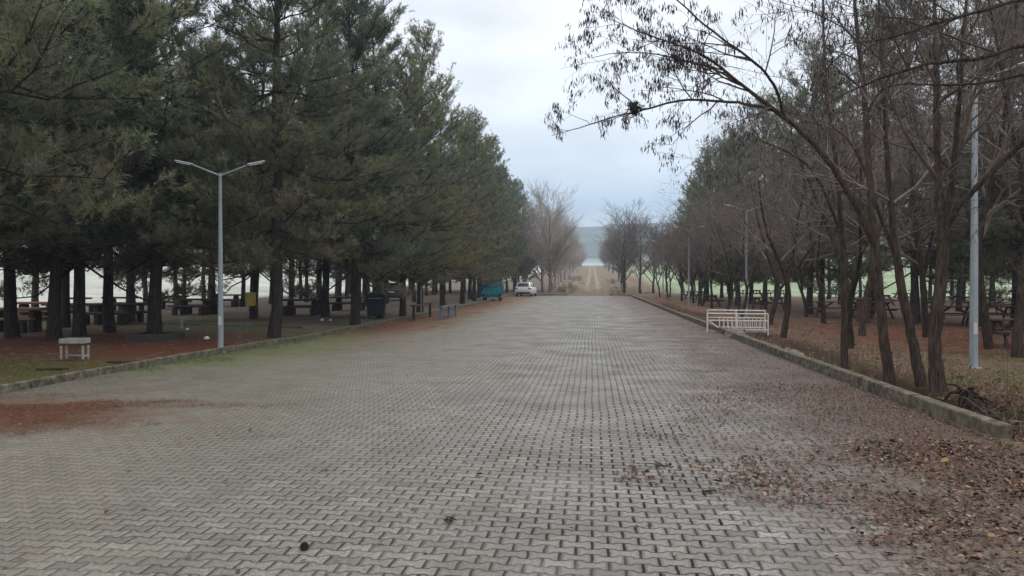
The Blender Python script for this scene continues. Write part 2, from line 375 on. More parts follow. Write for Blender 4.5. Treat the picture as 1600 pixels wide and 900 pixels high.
def make_ground():
    m = NM('grove_ground', .95, .02); P = m.pos()
    s = m.n('ShaderNodeSeparateXYZ'); m.l(P, s.inputs[0]); X, Y = s.outputs['X'], s.outputs['Y']
    n1 = m.noise(P, .35, 5, .6); n2 = m.noise(P, 5, 6, .7); n3 = m.noise(P, 45, 4, .7)
    soil = m.ramp(n2, [(.3, (.075, .062, .050)), (.7, (.20, .165, .135))])
    red = m.ramp(n3, [(.3, (.055, .024, .016)), (.55, (.14, .058, .034)), (.72, (.27, .15, .09))])
    tan = m.ramp(n3, [(.34, (.050, .028, .019)), (.5, (.145, .085, .058)), (.68, (.34, .235, .175))])
    grass = m.ramp(n3, [(.3, (.035, .055, .015)), (.7, (.13, .17, .055))])
    # left grove: red needles near the road, grey soil further in
    leftm = m.rng(X, -8, -9, 0, 1)
    rl = m.math('MULTIPLY', leftm, m.rng(m.math('ADD', Y, m.math('MULTIPLY', m.math('SUBTRACT', n1, .5), 9)), 25, 19))
    c = m.mix(m.rng(n1, .4, .6, .1, .6), soil, tan)
    c = m.mix(m.math('MULTIPLY', leftm, .75), c, soil)
    c = m.mix(rl, c, red)
    gl = m.math('MULTIPLY', leftm, m.math('MULTIPLY', m.rng(Y, 16, 12.5), m.rng(n2, .35, .55)))
    c = m.mix(m.math('MULTIPLY', gl, .85), c, grass)
    gl2 = m.math('MULTIPLY', leftm, m.math('MULTIPLY', m.rng(Y, 20, 24), m.math('MULTIPLY', m.rng(Y, 34, 28), m.rng(n1, .42, .56))))
    c = m.mix(m.math('MULTIPLY', gl2, .6), c, grass)
    # right grove: tan leaf litter on the verge, red band behind it
    rightm = m.rng(X, 4, 4.6, 0, 1)
    c = m.mix(m.math('MULTIPLY', rightm, m.rng(m.math('ADD', X, m.math('MULTIPLY', n1, 3)), 11, 8.5, .35, 1)), c, tan)
    dd = m.math('ADD', Y, m.math('MULTIPLY', m.math('SUBTRACT', m.noise(P, .25, 4), .5), 12))
    band = m.math('MULTIPLY', m.rng(X, 6.2, 8.0), m.math('MULTIPLY', m.rng(dd, 17, 20.5), m.rng(dd, 37, 29)))
    c = m.mix(m.math('MULTIPLY', m.math('MULTIPLY', band, rightm), .9), c, m.mix(.12, m.mix(1.0, red, m.ramp(n2, [(.35, (.7, .7, .75)), (.62, (1.6, 1.45, 1.4))]), 'MULTIPLY'), tan))
    gr = m.math('MULTIPLY', rightm, m.math('MULTIPLY', m.rng(Y, 23, 18), m.rng(m.noise(P, .55, 5, .65), .44, .62)))
    c = m.mix(m.math('MULTIPLY', gr, .62), c, grass)
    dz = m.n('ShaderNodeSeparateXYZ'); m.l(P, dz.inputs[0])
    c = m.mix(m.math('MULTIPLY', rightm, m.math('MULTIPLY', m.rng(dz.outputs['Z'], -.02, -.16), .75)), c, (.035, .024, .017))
    # beyond the groves: pale winter field
    edge = m.math('ADD', m.math('MULTIPLY', m.math('SUBTRACT', n1, .5), 5), 0.0)
    fl = m.rng(m.math('ADD', X, edge), -30, -33)
    fb = m.math('MULTIPLY', m.rng(m.math('ADD', Y, edge), 84, 88), m.rng(X, 9, 13))
    ff = m.math('MULTIPLY', m.rng(X, -14, -18), m.rng(Y, 150, 160))
    fr = m.rng(X, 58, 62)
    field = m.math('MAXIMUM', m.math('MAXIMUM', fl, ff), m.math('MAXIMUM', fb, fr))
    fn = m.math('ADD', m.math('MULTIPLY', m.noise(m.scale(P, (.02, .06, 1)), 1.0, 5), .5), m.math('MULTIPLY', m.noise(m.scale(P, (.3, .9, 1)), 1.0, 6, .7), .5))
    lc = m.ramp(fn, [(.40, (.27, .28, .235)), (.60, (.46, .46, .42))])
    rc = m.ramp(fn, [(.40, (.16, .21, .12)), (.60, (.30, .345, .23))])
    fc = m.mix(m.rng(X, -20, 10), lc, rc)
    c = m.mix(field, c, fc)
    # the dirt track running on from the end of the paving
    tx = m.math('SUBTRACT', X, .1)
    jx = m.math('ADD', tx, m.math('MULTIPLY', m.math('SUBTRACT', m.noise(m.scale(P, (1, .15, 1)), .6, 4), .5), .9))
    verge = m.math('MULTIPLY', m.rng(Y, 84, 90), m.rng(m.math('ABSOLUTE', jx), 6.5, 8.5, 1, 0))
    c = m.mix(verge, c, m.ramp(m.noise(m.scale(P, (1, .3, 1)), 1.2, 6, .7), [(.36, (.09, .065, .042)), (.64, (.25, .20, .14))]))
    rut = m.math('MULTIPLY', m.rng(Y, 100, 135), m.rng(m.math('ABSOLUTE', m.math('SUBTRACT', m.math('ABSOLUTE', jx), .85)), .15, .5, 1, 0))
    c = m.mix(m.math('MULTIPLY', rut, m.rng(m.noise(m.scale(P, (1, .2, 1)), 1.5, 4), .3, .5, .5, .95)), c, (.25, .22, .18))
    far = m.rng(Y, 520, 560)
    c = m.mix(far, c, m.ramp(m.noise(m.scale(P, (.012, .03, 0)), 1, 6, .65), [(.35, (.045, .07, .06)), (.5, (.075, .10, .085)), (.65, (.13, .14, .12))]))
    strip = m.math('MULTIPLY', m.rng(Y, 480, 500), m.rng(Y, 700, 640))
    c = m.mix(strip, c, (.36, .38, .37))
    m.col(c); m.bump(m.math('ADD', n2, m.math('MULTIPLY', n3, .5)), .8, .05); return m.m
M['ground'] = make_ground()
def make_kerb():
    m = NM('kerb_concrete', .9, .05); P = m.pos()
    a = m.noise(P, 7, 6, .7); b = m.noise(P, .8, 4)
    c = m.ramp(a, [(.38, (.055, .045, .034)), (.5, (.12, .102, .080)), (.62, (.20, .172, .135))])
    c = m.mix(m.rng(b, .45, .65, 0, .5), c, (.12, .115, .075))
    m.col(c); m.bump(a, .5, .012); return m.m
M['kerb'] = make_kerb()

# ------------------------------------------------------------------ terrain
def sm(x, a, b):
    t = np.clip((x-a)/(b-a), 0, 1); return t*t*(3-2*t)
_perm = rng.random((64, 64))
def vn(x, y):
    xi = np.floor(x).astype(int); yi = np.floor(y).astype(int); fx = x-xi; fy = y-yi
    fx = fx*fx*(3-2*fx); fy = fy*fy*(3-2*fy)
    g = lambda i, j: _perm[i % 64, j % 64]
    return (g(xi, yi)*(1-fx)+g(xi+1, yi)*fx)*(1-fy)+(g(xi, yi+1)*(1-fx)+g(xi+1, yi+1)*fx)*fy-.5
def fbm(x, y, o=4):
    s = 0; a = 1
    for i in range(o): s = s+a*vn(x*2**i+i*7.3, y*2**i+i*3.1); a *= .5
    return s
ROADL, ROADR, ROADEND = -8.6, 4.12, 84.0
KL = lambda y: -8.75 + .62*np.clip((y-12)/12, 0, 1)        # the left kerb bends in a little
def terrain(x, y):
    x = np.asarray(x, float); y = np.asarray(y, float)
    on = (x > KL(y)-.10) & (x < ROADR+.12) & (y < ROADEND+.1)
    z = .04 + .05*fbm(x*.35, y*.35) + .02*fbm(x*2, y*2, 3)
    z = z + .05*sm(-x, 9, 12)
    # ditch behind the right-hand kerb, eroded banks
    dx = x-(5.3+.25*np.sin(y*.35)); k = np.exp(-(dx/.55)**2)*sm(y, 7.2, 8.6)*(1-sm(y, 50, 70))
    z = z - k*.42*(1+.9*fbm(x*.8+5, y*.8))
    er = sm(x, 4.6, 5.0)*(1-sm(x, 7.4, 8.4))*sm(y, 8.4, 9.2)*(1-sm(y, 13.5, 17))
    z = z + er*(.42*np.abs(fbm(x*1.3+9, y*1.3))-.10+.26*fbm(x*4, y*4, 4))
    right = sm(x, 6.0, 9)
    z = z - .10*right
    # uphill past the end of the paving
    z = z + .029*np.clip(y-105, 0, 400)*1.0 + np.where(y > 105, .3*fbm(x*.05, y*.05), 0)
    z = np.where(y > 505, z-.02*(np.clip(y, 0, 580)-505), z)
    hill = 66*sm(y, 560, 1050)*(1+.16*fbm(x*.0022+3, y*.002)) ; z = z + hill
    z = z + .075*np.clip(-x-36, 0, 260)*(1-sm(y, 500, 800)) + .055*np.clip(x-62, 0, 300)*(1-sm(y, 500, 800))
    z = z + np.where(x > 8, .022*np.clip(y-92, 0, 200), 0)*sm(x, 8, 25)*.8
    z = np.where(on, -.03, z)
    return z
def axis(segs):
    a = [np.arange(s, e, st) for s, e, st in segs]; return np.unique(np.concatenate(a).round(4))
xs = axis([(-900, -300, 60), (-300, -60, 12), (-60, -16, 1.4), (-16, -9.6, .4), (-9.6, -8.2, .1), (-8.2, 4.2, 1.1), (4.2, 9, .075), (9, 16, .5), (16, 70, 2), (70, 300, 12), (300, 961, 60)])
ys = axis([(-12, 3, 3), (3, 7, .5), (7, 18, .09), (18, 40, .35), (40, 83, 1.0), (83, 85, .2), (85, 200, 3), (200, 700, 20), (700, 1300, 20)])
XX, YY = np.meshgrid(xs, ys, indexing='ij')
ZZ = terrain(XX, YY)
V = np.stack([XX, YY, ZZ], -1).reshape(-1, 3); nx, ny = XX.shape
I = (np.arange(nx-1)[:, None]*ny+np.arange(ny-1)[None]).ravel()
Q = np.stack([I, I+ny, I+ny+1, I+1], 1)
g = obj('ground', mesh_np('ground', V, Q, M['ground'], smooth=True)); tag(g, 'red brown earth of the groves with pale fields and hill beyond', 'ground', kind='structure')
# paved road sheet (slightly uneven)
xs = np.arange(-9.1, 4.41, .3); xs[-1] = 4.30; ys = axis([(-6, 30, .4), (30, 84.2, 1.0)])
XX, YY = np.meshgrid(xs, ys, indexing='ij'); XX = XX.copy()
ZZ = .010*fbm(XX*.16, YY*.16, 3)+.0 - .00
ZZ[0] -= .05; 
V = np.stack([XX, YY, ZZ], -1).reshape(-1, 3); nx, ny = XX.shape
I = (np.arange(nx-1)[:, None]*ny+np.arange(ny-1)[None]).ravel()
rd = obj('paved_road', mesh_np('paved_road', V, np.stack([I, I+ny, I+ny+1, I+1], 1), M['paving'], smooth=True)); tag(rd, 'wide road of grey interlocking bone shaped pavers', 'road', kind='structure')
# apron: the paving runs on to the right in front of the kerb's end
xs = np.arange(4.30, 9.5, .3); ys = np.arange(-6, 8.62, .4)
XX, YY = np.meshgrid(xs, ys, indexing='ij'); ZZ = .012+.03*fbm(XX*.5, YY*.5, 3)+.012*fbm(XX*3, YY*3, 3); ZZ[0] = .010*fbm(XX[0]*.16, YY[0]*.16, 3)-.001
V = np.stack([XX, YY, ZZ+.0], -1).reshape(-1, 3); nx, ny = XX.shape
I = (np.arange(nx-1)[:, None]*ny+np.arange(ny-1)[None]).ravel()
ap = obj('paved_apron', mesh_np('paved_apron', V, np.stack([I, I+ny, I+ny+1, I+1], 1), M['paving'], smooth=True)); tag(ap, kind='structure')

def kerb(name, pts, wd, h, seg, label):
    b = MB(); L = 0
    for k in range(len(pts)-1):
        a, c = Vector(pts[k]), Vector(pts[k+1]); n = max(1, round((c-a).length/seg))
        for i in range(n):
            p, q = a.lerp(c, i/n), a.lerp(c, (i+1)/n); d = (q-p); ang = math.atan2(d.y, d.x)
            mid = (p+q)/2; jz = random.uniform(-.008, .008); jy = random.uniform(-.006, .006)
            b.box((mid.x+jy, mid.y, h/2-.06+jz), (d.length-.012, wd, h+.12), rz=ang+random.uniform(-.004, .004), bev=.014)
    return tag(b.build(name, M['kerb']), label, 'kerb', kind='structure')
kerb('right_kerb', [(4.36, 8.62, 0), (4.20, 18, 0), (4.14, 31, 0), (4.14, 83.5, 0)], .16, .175, 1.0, 'thick concrete kerb along the right of the paving')
kerb('left_kerb', [(-8.86, 2, 0), (-8.84, 12, 0), (-8.62, 17, 0), (-8.26, 21, 0), (-8.14, 30, 0), (-8.14, 50, 0), (-8.3, 66, 0), (-8.9, 100, 0)], .12, .13, .8, 'low concrete kerb along the left grove')
kerb('end_kerb', [(4.2, 84.6, 0), (1.9, 84.6, 0)], .15, .16, .9, 'short kerb across the road end on the right')
kerb('end_kerb', [(-2.6, 84.6, 0), (-6.3, 84.6, 0)], .15, .16, .9, 'short kerb across the road end on the left')
kerb('field_kerb', [(-46, 27.8, .0), (-22, 27.5, 0), (-9.8, 25.2, 0)], .10, .15, 1.2, 'thin dark edging crossing the left grove')

# ------------------------------------------------------------------ vegetation builders
def tubes(polys, sides=5):
    Vs = []; Qs = []; n = 0
    for P, r in polys:
        P = np.asarray(P, float); r = np.asarray(r, float); k = len(P)
        T = np.gradient(P, axis=0); T /= np.linalg.norm(T, axis=1)[:, None]+1e-9
        ref = np.where(np.abs(T[:, 2:3]) > .9, np.array([[1., 0, 0]]), np.array([[0, 0, 1.]]))
        A = np.cross(T, ref); A /= np.linalg.norm(A, axis=1)[:, None]+1e-9; B = np.cross(T, A)
        for i in range(1, k):   # keep frames aligned
            if np.dot(A[i], A[i-1]) < 0: A[i] *= -1; B[i] *= -1
        th = np.arange(sides)*2*math.pi/sides
        ring = P[:, None]+r[:, None, None]*(A[:, None]*np.cos(th)[None, :, None]+B[:, None]*np.sin(th)[None, :, None])
        Vs.append(ring.reshape(-1, 3))
        i = (np.arange(k-1)[:, None]*sides+np.arange(sides)[None]).ravel(); j = (np.arange(k-1)[:, None]*sides+(np.arange(sides)+1)[None] % sides).ravel()
        Qs.append(np.stack([i, j, j+sides, i+sides], 1)+n); n += k*sides
    return np.concatenate(Vs), np.concatenate(Qs)
def join(parts):
    Vs, Qs = [], []; n = 0
    for v, q in parts: Vs.append(v); Qs.append(q+n); n += len(v)
    return np.concatenate(Vs), np.concatenate(Qs)
def norm(a): return a/(np.linalg.norm(a, axis=-1, keepdims=True)+1e-9)
def pine(name, seed, H, cb, RR, nn, nw, nl, dens=1.0, lean=(0, 0), r0=.25, tl=.17, side_bias=None):
    rs = np.random.default_rng(seed)
    zt = np.linspace(-.1, H, 16); wob = np.cumsum(rs.normal(0, .035, (16, 2)), 0)
    TP = np.stack([wob[:, 0]+lean[0]*(zt.clip(0)/H)**1.2, wob[:, 1]+lean[1]*(zt.clip(0)/H)**1.2, zt], 1); TP[:, :2] -= TP[0, :2]
    tr = r0*(1-zt.clip(0)/H)**.8*.95+.015; tr[0] *= 1.3; tr[1] *= 1.05
    big = [(TP, tr)]; med = []; tw_p = []; tw_d = []; tw_c = []
    at = lambda z: np.array([np.interp(z, zt, TP[:, i]) for i in range(3)])
    z = cb
    while z < H-.15:
        t = (z-cb)/(H-cb); prof = (min(1, .70+t*2.0))*(1-t)**.62
        for a in range(rs.integers(5, 8)):
            lc = rs.random(); az = rs.uniform(0, 2*math.pi); L = RR*prof*rs.uniform(.65, 1.12)+.25
            if side_bias is not None and t < .4: L *= 1+.25*math.cos(az-side_bias)
            el = R(-8+60*t**1.3)+rs.normal(0, .12); n = 7; s = np.linspace(0, 1, n)
            d = np.array([math.cos(az), math.sin(az)])
            up = math.sin(el)*s*L - .16*L*np.sin(s*math.pi*.75)*(1-t) + .20*L*s**3
            rad = s*L*math.cos(el)
            P = at(z)[None]+np.stack([d[0]*rad, d[1]*rad, up], 1); P[1:] += rs.normal(0, .035, (n-1, 3))*L*.5
            lr = .007+.0085*L*(1-s)**.9
            (big if L > 1.6 else med).append((P, lr))
            ns = max(3, int(L*dens*5.4)); ss = rs.uniform(.12, 1.0, ns)**.8 ; ss = np.sort(ss); ss[-1] = 1
            for q in ss:
                b0 = np.array([np.interp(q, s, P[:, i]) for i in range(3)])
                fw = norm(P[-1]-P[-3]); sd = np.cross(fw, [0, 0, 1]); sg = rs.choice([-1, 1])
                dr = norm(fw*rs.uniform(.5, 1)+sd*sg*rs.uniform(.2, 1.0)*(0 if q == 1 else 1)+np.array([0, 0, rs.uniform(-.1, .5)]))
                l = (.30+.42*L*.32*(1.15-q))*rs.uniform(.7, 1.3)
                m = 3; e0 = b0+dr*l+np.array([0, 0, .10*l]); med.append((np.stack([b0, (b0+e0)/2+rs.normal(0, .02, 3), e0]), [.010, .007, .004]))
                k = max(4, int(l/.060*dens))
                f = rs.uniform(.2, 1.0, k); f[0] = 1
                pp = b0[None]+dr[None]*l*f[:, None]+rs.normal(0, .07, (k, 3))
                dd = norm(dr[None]*.9+rs.normal(0, .55, (k, 3))+np.array([0, 0, .55]))
                tw_p.append(pp); tw_d.append(dd); tw_c.append(np.full(k, (lc+rs.random())/2)*.6+rs.random(k)*.4)
        z += rs.uniform(.52, .82)/(.7+.6*dens)*(1.0 if t < .7 else .75)
    # leader
    top = at(H); tw_p.append(top+rs.normal(0, .06, (6, 3))); tw_d.append(norm(rs.normal(0, .3, (6, 3))+[0, 0, 1])); tw_c.append(np.full(6, .6))
    P = np.concatenate(tw_p); D = norm(np.concatenate(tw_d)); n = len(P)
    # each tuft: nn needles fanned around its twig
    k = nn; al = rs.uniform(0, tl, (n, k)); base = P[:, None]+D[:, None]*al[..., None]
    rd_ = norm(rs.normal(0, 1, (n, k, 3))); rd_ -= (rd_*D[:, None]).sum(-1, keepdims=True)*D[:, None]; rd_ = norm(rd_)
    an = rs.uniform(.35, 1.05, (n, k, 1)); nd = D[:, None]*np.cos(an)+rd_*np.sin(an)
    ln = nl*rs.uniform(.7, 1.2, (n, k, 1)); wd = norm(np.cross(nd, rs.normal(0, 1, (n, k, 3))))*nw/2
    tip = base+nd*ln-np.array([0, 0, .012])
    V = np.stack([base-wd, base+wd, tip], 2).reshape(-1, 3); T = np.arange(len(V)).reshape(-1, 3)
    crown = mesh_np('crown', V, T, M['needles'])
    at_ = crown.attributes.new('tuft', 'FLOAT', 'POINT'); at_.data.foreach_set('value', np.repeat(np.concatenate(tw_c), k*3).astype(np.float32))
    v1 = tubes([big[0]], 10); v2 = tubes(big[1:], 5); v3 = tubes(med, 3)
    trunk = mesh_np('trunk', *v1, M['pine_bark'], smooth=True); VV, QQ = join([v2, v3]); limbs = mesh_np('branches', VV, QQ, M['pine_bark'], smooth=True)
    return trunk, crown, n*k, limbs

def grow(polys, rs, p, d, L, r, lvl, cfg, tips):
    n = 6 if lvl < 2 else 4; pts = [np.array(p, float)]; d = norm(np.array(d, float)); dirs = [d]
    cu = cfg['curve']*(.6 if lvl == 0 else 1)
    for i in range(n):
        d = norm(d+rs.normal(0, cu, 3)+np.array([0, 0, cfg['up'][lvl]])); pts.append(pts[-1]+d*L/n); dirs.append(d)
    pts = np.array(pts); s = np.linspace(0, 1, n+1); rr = r*(1-s*.72) if lvl < cfg['levels'] else r*(1-s*.6)
    polys[min(lvl, 3)].append((pts, rr))
    sprout(polys, rs, pts, rr, L, lvl, cfg, tips)
def sprout(polys, rs, pts, rr, L, lvl, cfg, tips):
    if lvl >= cfg['levels']:
        tips.append(pts[-1]); tips.append(pts[len(pts)//2]); return
    nc = max(2, int(cfg['kids'][lvl]*(L if lvl > 0 else 1)*rs.uniform(.8, 1.2)))
    s = np.linspace(0, 1, len(pts))
    for q in np.sort(rs.uniform(cfg['start'][lvl], 1.0, nc)):
        b = np.array([np.interp(q, s, pts[:, i]) for i in range(3)]); r0 = np.interp(q, s, rr)
        fw = norm(np.array([np.interp(min(1, q+.1), s, pts[:, i])-np.interp(max(0, q-.1), s, pts[:, i]) for i in range(3)]))
        side = rs.normal(0, 1, 3); side -= fw*side.dot(fw); side = norm(side); a = R(rs.uniform(*cfg['ang'][lvl]))
        l = L*rs.uniform(*cfg['len'][lvl])*(1.15-.45*q); l = max(l, cfg.get('minl', .18))
        grow(polys, rs, b, fw*math.cos(a)+side*math.sin(a), l, max(r0*.62, cfg.get('minr', .003)), lvl+1, cfg, tips)
def bare_meshes(polys, tips, rs, trunk_m, twig_m, pods=0, prefix=''):
    parts = [tubes(polys[0], 9)] if polys[0] else []
    V, Q = join(parts); trunk = mesh_np('trunk', V, Q, trunk_m, smooth=True)
    pr = []
    if polys[1]: pr.append(tubes(polys[1], 6))
    if polys[2]: pr.append(tubes(polys[2], 4))
    if polys[3]: pr.append(tubes(polys[3], 3))
    V, Q = join(pr); crown = mesh_np('crown', V, Q, twig_m)
    pod = None
    if pods:
        tp = np.array(tips); c = tp[rs.integers(0, len(tp), pods)]+rs.normal(0, .03, (pods, 3))
        # pods hang in bunches
        L = rs.uniform(.06, .115, (pods, 1)); az = rs.uniform(0, 6.28, pods)
        wv = np.stack([np.cos(az), np.sin(az), np.zeros(pods)], 1)*rs.uniform(.006, .011, (pods, 1)); dn = norm(np.stack([rs.normal(0, .25, pods), rs.normal(0, .25, pods), -np.ones(pods)], 1))
        a = c; mid = c+dn*L*.5; e = c+dn*L+wv*.8
        dv = np.cross(wv, dn)*.6
        V = np.stack([a, mid-wv, e, mid+wv, mid+dv], 1).reshape(-1, 3); k = np.arange(pods)*5
        T = np.concatenate([np.stack([k, k+1, k+4], 1), np.stack([k+1, k+2, k+4], 1), np.stack([k+2, k+3, k+4], 1), np.stack([k+3, k, k+4], 1)])
        V2, Q2 = join(pr); mi = np.concatenate([np.zeros(len(Q2), int), np.ones(len(T), int)])
        crown = mesh_np('crown', np.concatenate([V2, V]), [Q2, T+len(V2)], [twig_m, M['pods']], mi)
    return trunk, crown, pod
LOC = dict(levels=4, curve=.13, up=[.02, .03, .02, .0, -.02], kids=[9, 3.0, 4.2, 5.0], start=[.30, .2, .15, .1], ang=[(22, 50), (30, 65), (30, 70), (30, 75)], len=[(.55, .8), (.45, .7), (.35, .6), (.3, .6)], minl=.16, minr=.0032)
def bare_tree(seed, H, r, cfg, pods, tm, wm, fork=1.8, lean=(.1, 0)):
    rs = np.random.default_rng(seed); polys = [[], [], [], []]; tips = []
    p = np.array([0, 0, -.12]); n = 5
    z = np.linspace(0, 1, n); P = np.stack([lean[0]*z**1.5+rs.normal(0, .03, n)*(z > 0), lean[1]*z**1.5+rs.normal(0, .03, n)*(z > 0), -.12+z*(fork+.12)], 1)
    rr = r*np.array([1.35, 1.0, .95, .9, .86]); polys[0].append((P, rr))
    if cfg.get('leader'):
        n = 12; z = np.linspace(0, 1, n); P = np.stack([np.cumsum(rs.normal(0, .05, n)), np.cumsum(rs.normal(0, .05, n)), -.1+z*(H+.1)], 1); rr = r*(1-z*.93); rr[0] *= 1.3
        polys[0][-1] = (P, rr); sprout(polys, rs, P, rr, H*.42, 0, cfg, tips)
        return bare_meshes(polys, tips, rs, tm, wm, pods)
    k = rs.integers(2, 4); a0 = rs.uniform(0, 6.28)
    for i in range(k):
        az = a0+i*2*math.pi/k+rs.normal(0, .3); a = R(rs.uniform(14, 32))
        grow(polys, rs, P[-1]-np.array([0, 0, .1]), [math.sin(a)*math.cos(az), math.sin(a)*math.sin(az), math.cos(a)], (H-fork)*rs.uniform(.8, 1.0), r*.68, 0, cfg, tips)
    return bare_meshes(polys, tips, rs, tm, wm, pods)

def place_tree(meshes, name, loc, rz, sc, label, cat, group=None, tilt=None):
    t = empty(name, loc, rz, label=label, cat=cat, group=group)
    t.scale = (sc, sc, sc) if not isinstance(sc, tuple) else sc
    if tilt: t.rotation_euler = (tilt[0], tilt[1], rz)
    obj('trunk', meshes[0], t); obj('crown', meshes[1], t)
    if len(meshes) == 4: obj('branches', meshes[3], t)
    elif meshes[2] is not None: obj('seed_pods', meshes[2], t)
    return t
def gz(x, y): return float(terrain(x, y))

# pine variants
PN = [pine('p', 11+i, H, cb, RR, 13, .017, .14, 1.0, lean, r0) for i, (H, cb, RR, lean, r0) in enumerate([(13.5, 2.3, 3.9, (.2, 0), .155), (14.5, 2.5, 3.8, (-.3, .2), .165), (12.6, 2.1, 4.1, (0, .3), .15), (14.0, 2.6, 3.7, (.3, -.2), .145)])]
PM = [pine('m', 31+i, H, cb, RR, 9, .024, .16, .85, (.2, .1), .155) for i, (H, cb, RR) in enumerate([(13.5, 2.2, 3.9), (14.5, 2.4, 3.7), (12.8, 2.1, 3.8)])]
PF = [pine('f', 51+i, H, cb, RR, 7, .045, .21, .62, (.1, .2), .155) for i, (H, cb, RR) in enumerate([(13.5, 2.5, 3.7), (14.5, 2.7, 3.5), (12.5, 2.3, 3.6)])]
TALL = [pine('t', 71+i, H, cb, RR, 9, .020, .15, .7, (.1, .2), .13) for i, (H, cb, RR) in enumerate([(13.5, 4.7, 2.8), (14.2, 5.3, 2.7), (13.0, 4.2, 2.9)])]
print('needles', [p[2] for p in PN+PM+PF+TALL])
NPINE = [0]
def put_pine(x, y, label, group, variants=None, sc=None, rz=None):
    d = math.hypot(x, y); vs = variants or (PN if d < 40 else PM if d < 70 else PF)
    m = vs[NPINE[0] % len(vs)]; NPINE[0] += 1
    return place_tree(m, 'pine_tree', (x, y, gz(x, y)-.03), random.uniform(0, 6.28) if rz is None else rz, sc or random.uniform(.93, 1.08), label, 'tree', group)
GL, GR = 'pines of the left grove', 'pines of the right grove'
used = []
front_left = [
 ((20, 530), 'thick dark pine at the left edge behind the orange brown log tables', 1.0),
 ((85, 535), 'dark pine just left of the twin trunked pine behind the white metal stand', .95),
 ((124, 528), 'broad grey barked pine directly behind the small white metal stand', 1.05),
 ((172, 522), 'black trunked pine standing in front of the stacked log table', 1.0),
 ((205, 507), 'slimmer pine between the black trunked pine and the one in the concrete ring', .9),
 ((242, 532), 'pine rising out of the low square concrete ring', 1.0),
 ((396, 500), 'pine with the yellow bin hung on its trunk', 1.0),
 ((427, 527), 'broad based pine at the kerb just right of the lamp post', 1.05),
 ((333, 492), 'pine seen right behind the left lamp post', .95),
 ((509, 496), 'slim pine just right of the dark log picnic table by the kerb', .95),
 ((555, 506), 'dark pine at the kerb nearest to the right of the dark log picnic table', 1.05),
 ((594, 496), 'pine beside the navy blue waste container', .95),
 ((629, 494), 'thin pine between the waste container and the dark bench frame', .85),
 ((656, 487), 'pine behind the left end of the dark bench frame', 1.0),
 ((692, 479), 'pine behind the blue legged bench frame', 1.0),
 ((722, 474), 'pine between the blue legged bench frame and the teal tank trailer', 1.0),
 ((741, 470), 'pine just left of the teal tank trailer', 1.0),
]
for (px, py), lab, sc in front_left:
    p = gp(px, py, .05); used.append((p.x, p.y)); put_pine(p.x, p.y, lab, GL, sc=sc)
# crowns that reach into the frame at the upper left stand outside it
for x, y, lab in ((-11.2, 11.8, 'nearest pine, only its boughs hanging in at the upper left corner'), (-15.8, 15.5, 'pine beyond the left edge whose boughs fill the far left')):
    used.append((x, y)); put_pine(x, y, lab, GL, sc=1.08)
ordn = ['first', 'second', 'third', 'fourth', 'fifth', 'sixth', 'seventh', 'eighth', 'ninth', 'tenth', 'eleventh', 'twelfth']
y = 66.0; k = 0
while y < 118:
    x = -10.9+random.uniform(-.4, .4); used.append((x, y))
    put_pine(x, y, f'{ordn[k]} front row pine beyond the teal tank trailer', GL, sc=random.uniform(1.0, 1.12)); y += random.uniform(4.6, 5.4); k += 1
def clear(x, y, r): return all((x-a)**2+(y-b)**2 > r*r for a, b in used)
for row, x0 in enumerate((-13.8, -17.4, -21.2, -25, -28.6)):
    y = 17+random.uniform(0, 3)
    while y < 112:
        x = x0+random.uniform(-.7, .7); yy = y+random.uniform(-.8, .8)
        infr = (x/yy) > -.80 if yy > 0 else False
        if clear(x, yy, 2.6) and infr and not (row == 0 and yy > 60):
            used.append((x, yy)); put_pine(x, yy, 'dark pine deep in the left grove behind the front row trunks', GL+' behind the front row', variants=TALL if math.hypot(x, yy) < 85 else PF)
        y += random.uniform(4.3, 5.8)
# right grove
front_right = [
 ((1265, 491), 'thick dark pine on the right standing left of the pale topped picnic table', 1.0),
 ((1586, 506), 'big dark pine at the right edge behind the long double picnic table', 1.05),
 ((1152, 478), 'dark pine just left of the lamp post behind the cream railing', .95),
 ((1505, 473), 'pine left of the pair behind the near right lamp post', .9),
 ((1487, 470), 'pine at the far side of the picnic ground, seen left of the near lamp post', .9),
 ((1552, 474), 'first of two slim pines right of the near lamp post', .9),
 ((1104, 470), 'pine behind the picnic table that stands left of the railing', 1.0),
]
for (px, py), lab, sc in front_right:
    p = gp(px, py, -.05); used.append((p.x, p.y)); put_pine(p.x, p.y, lab, GR, sc=sc)
for x, y, lab in ((13.2, 33.0, 'pine between the thick dark pine and the arching bare tree, its crown over the tables'), (16.5, 31.5, 'pine behind the stout forked bare tree'), (19.5, 27.0, 'pine at the right edge left of the big dark one'), (14.2, 41.0, 'pine behind the thick dark right hand pine')):
    used.append((x, y)); put_pine(x, y, lab, GR, sc=1.05)
y = 44.0; k = 0
while y < 100:
    x = 12.3+random.uniform(-.5, .5)
    if clear(x, y, 2.2): used.append((x, y)); put_pine(x, y, f'{ordn[k]} pine of the front row on the right beyond the railing', GR, sc=random.uniform(.95, 1.05)); k += 1
    y += random.uniform(5.0, 5.8)
for row, x0 in enumerate((16.5, 21, 25.5, 30, 35, 40, 46)):
    y = 26+random.uniform(0, 4)
    while y < 80:
        x = x0+random.uniform(-1, 1); yy = y+random.uniform(-1, 1)
        if clear(x, yy, 3.6) and x/yy < .78:
            used.append((x, yy)); put_pine(x, yy, 'dark pine among the picnic tables deep in the right grove', GR+' among the tables', variants=TALL if math.hypot(x, yy) < 85 else PF)
        y += random.uniform(6.5, 9.5)

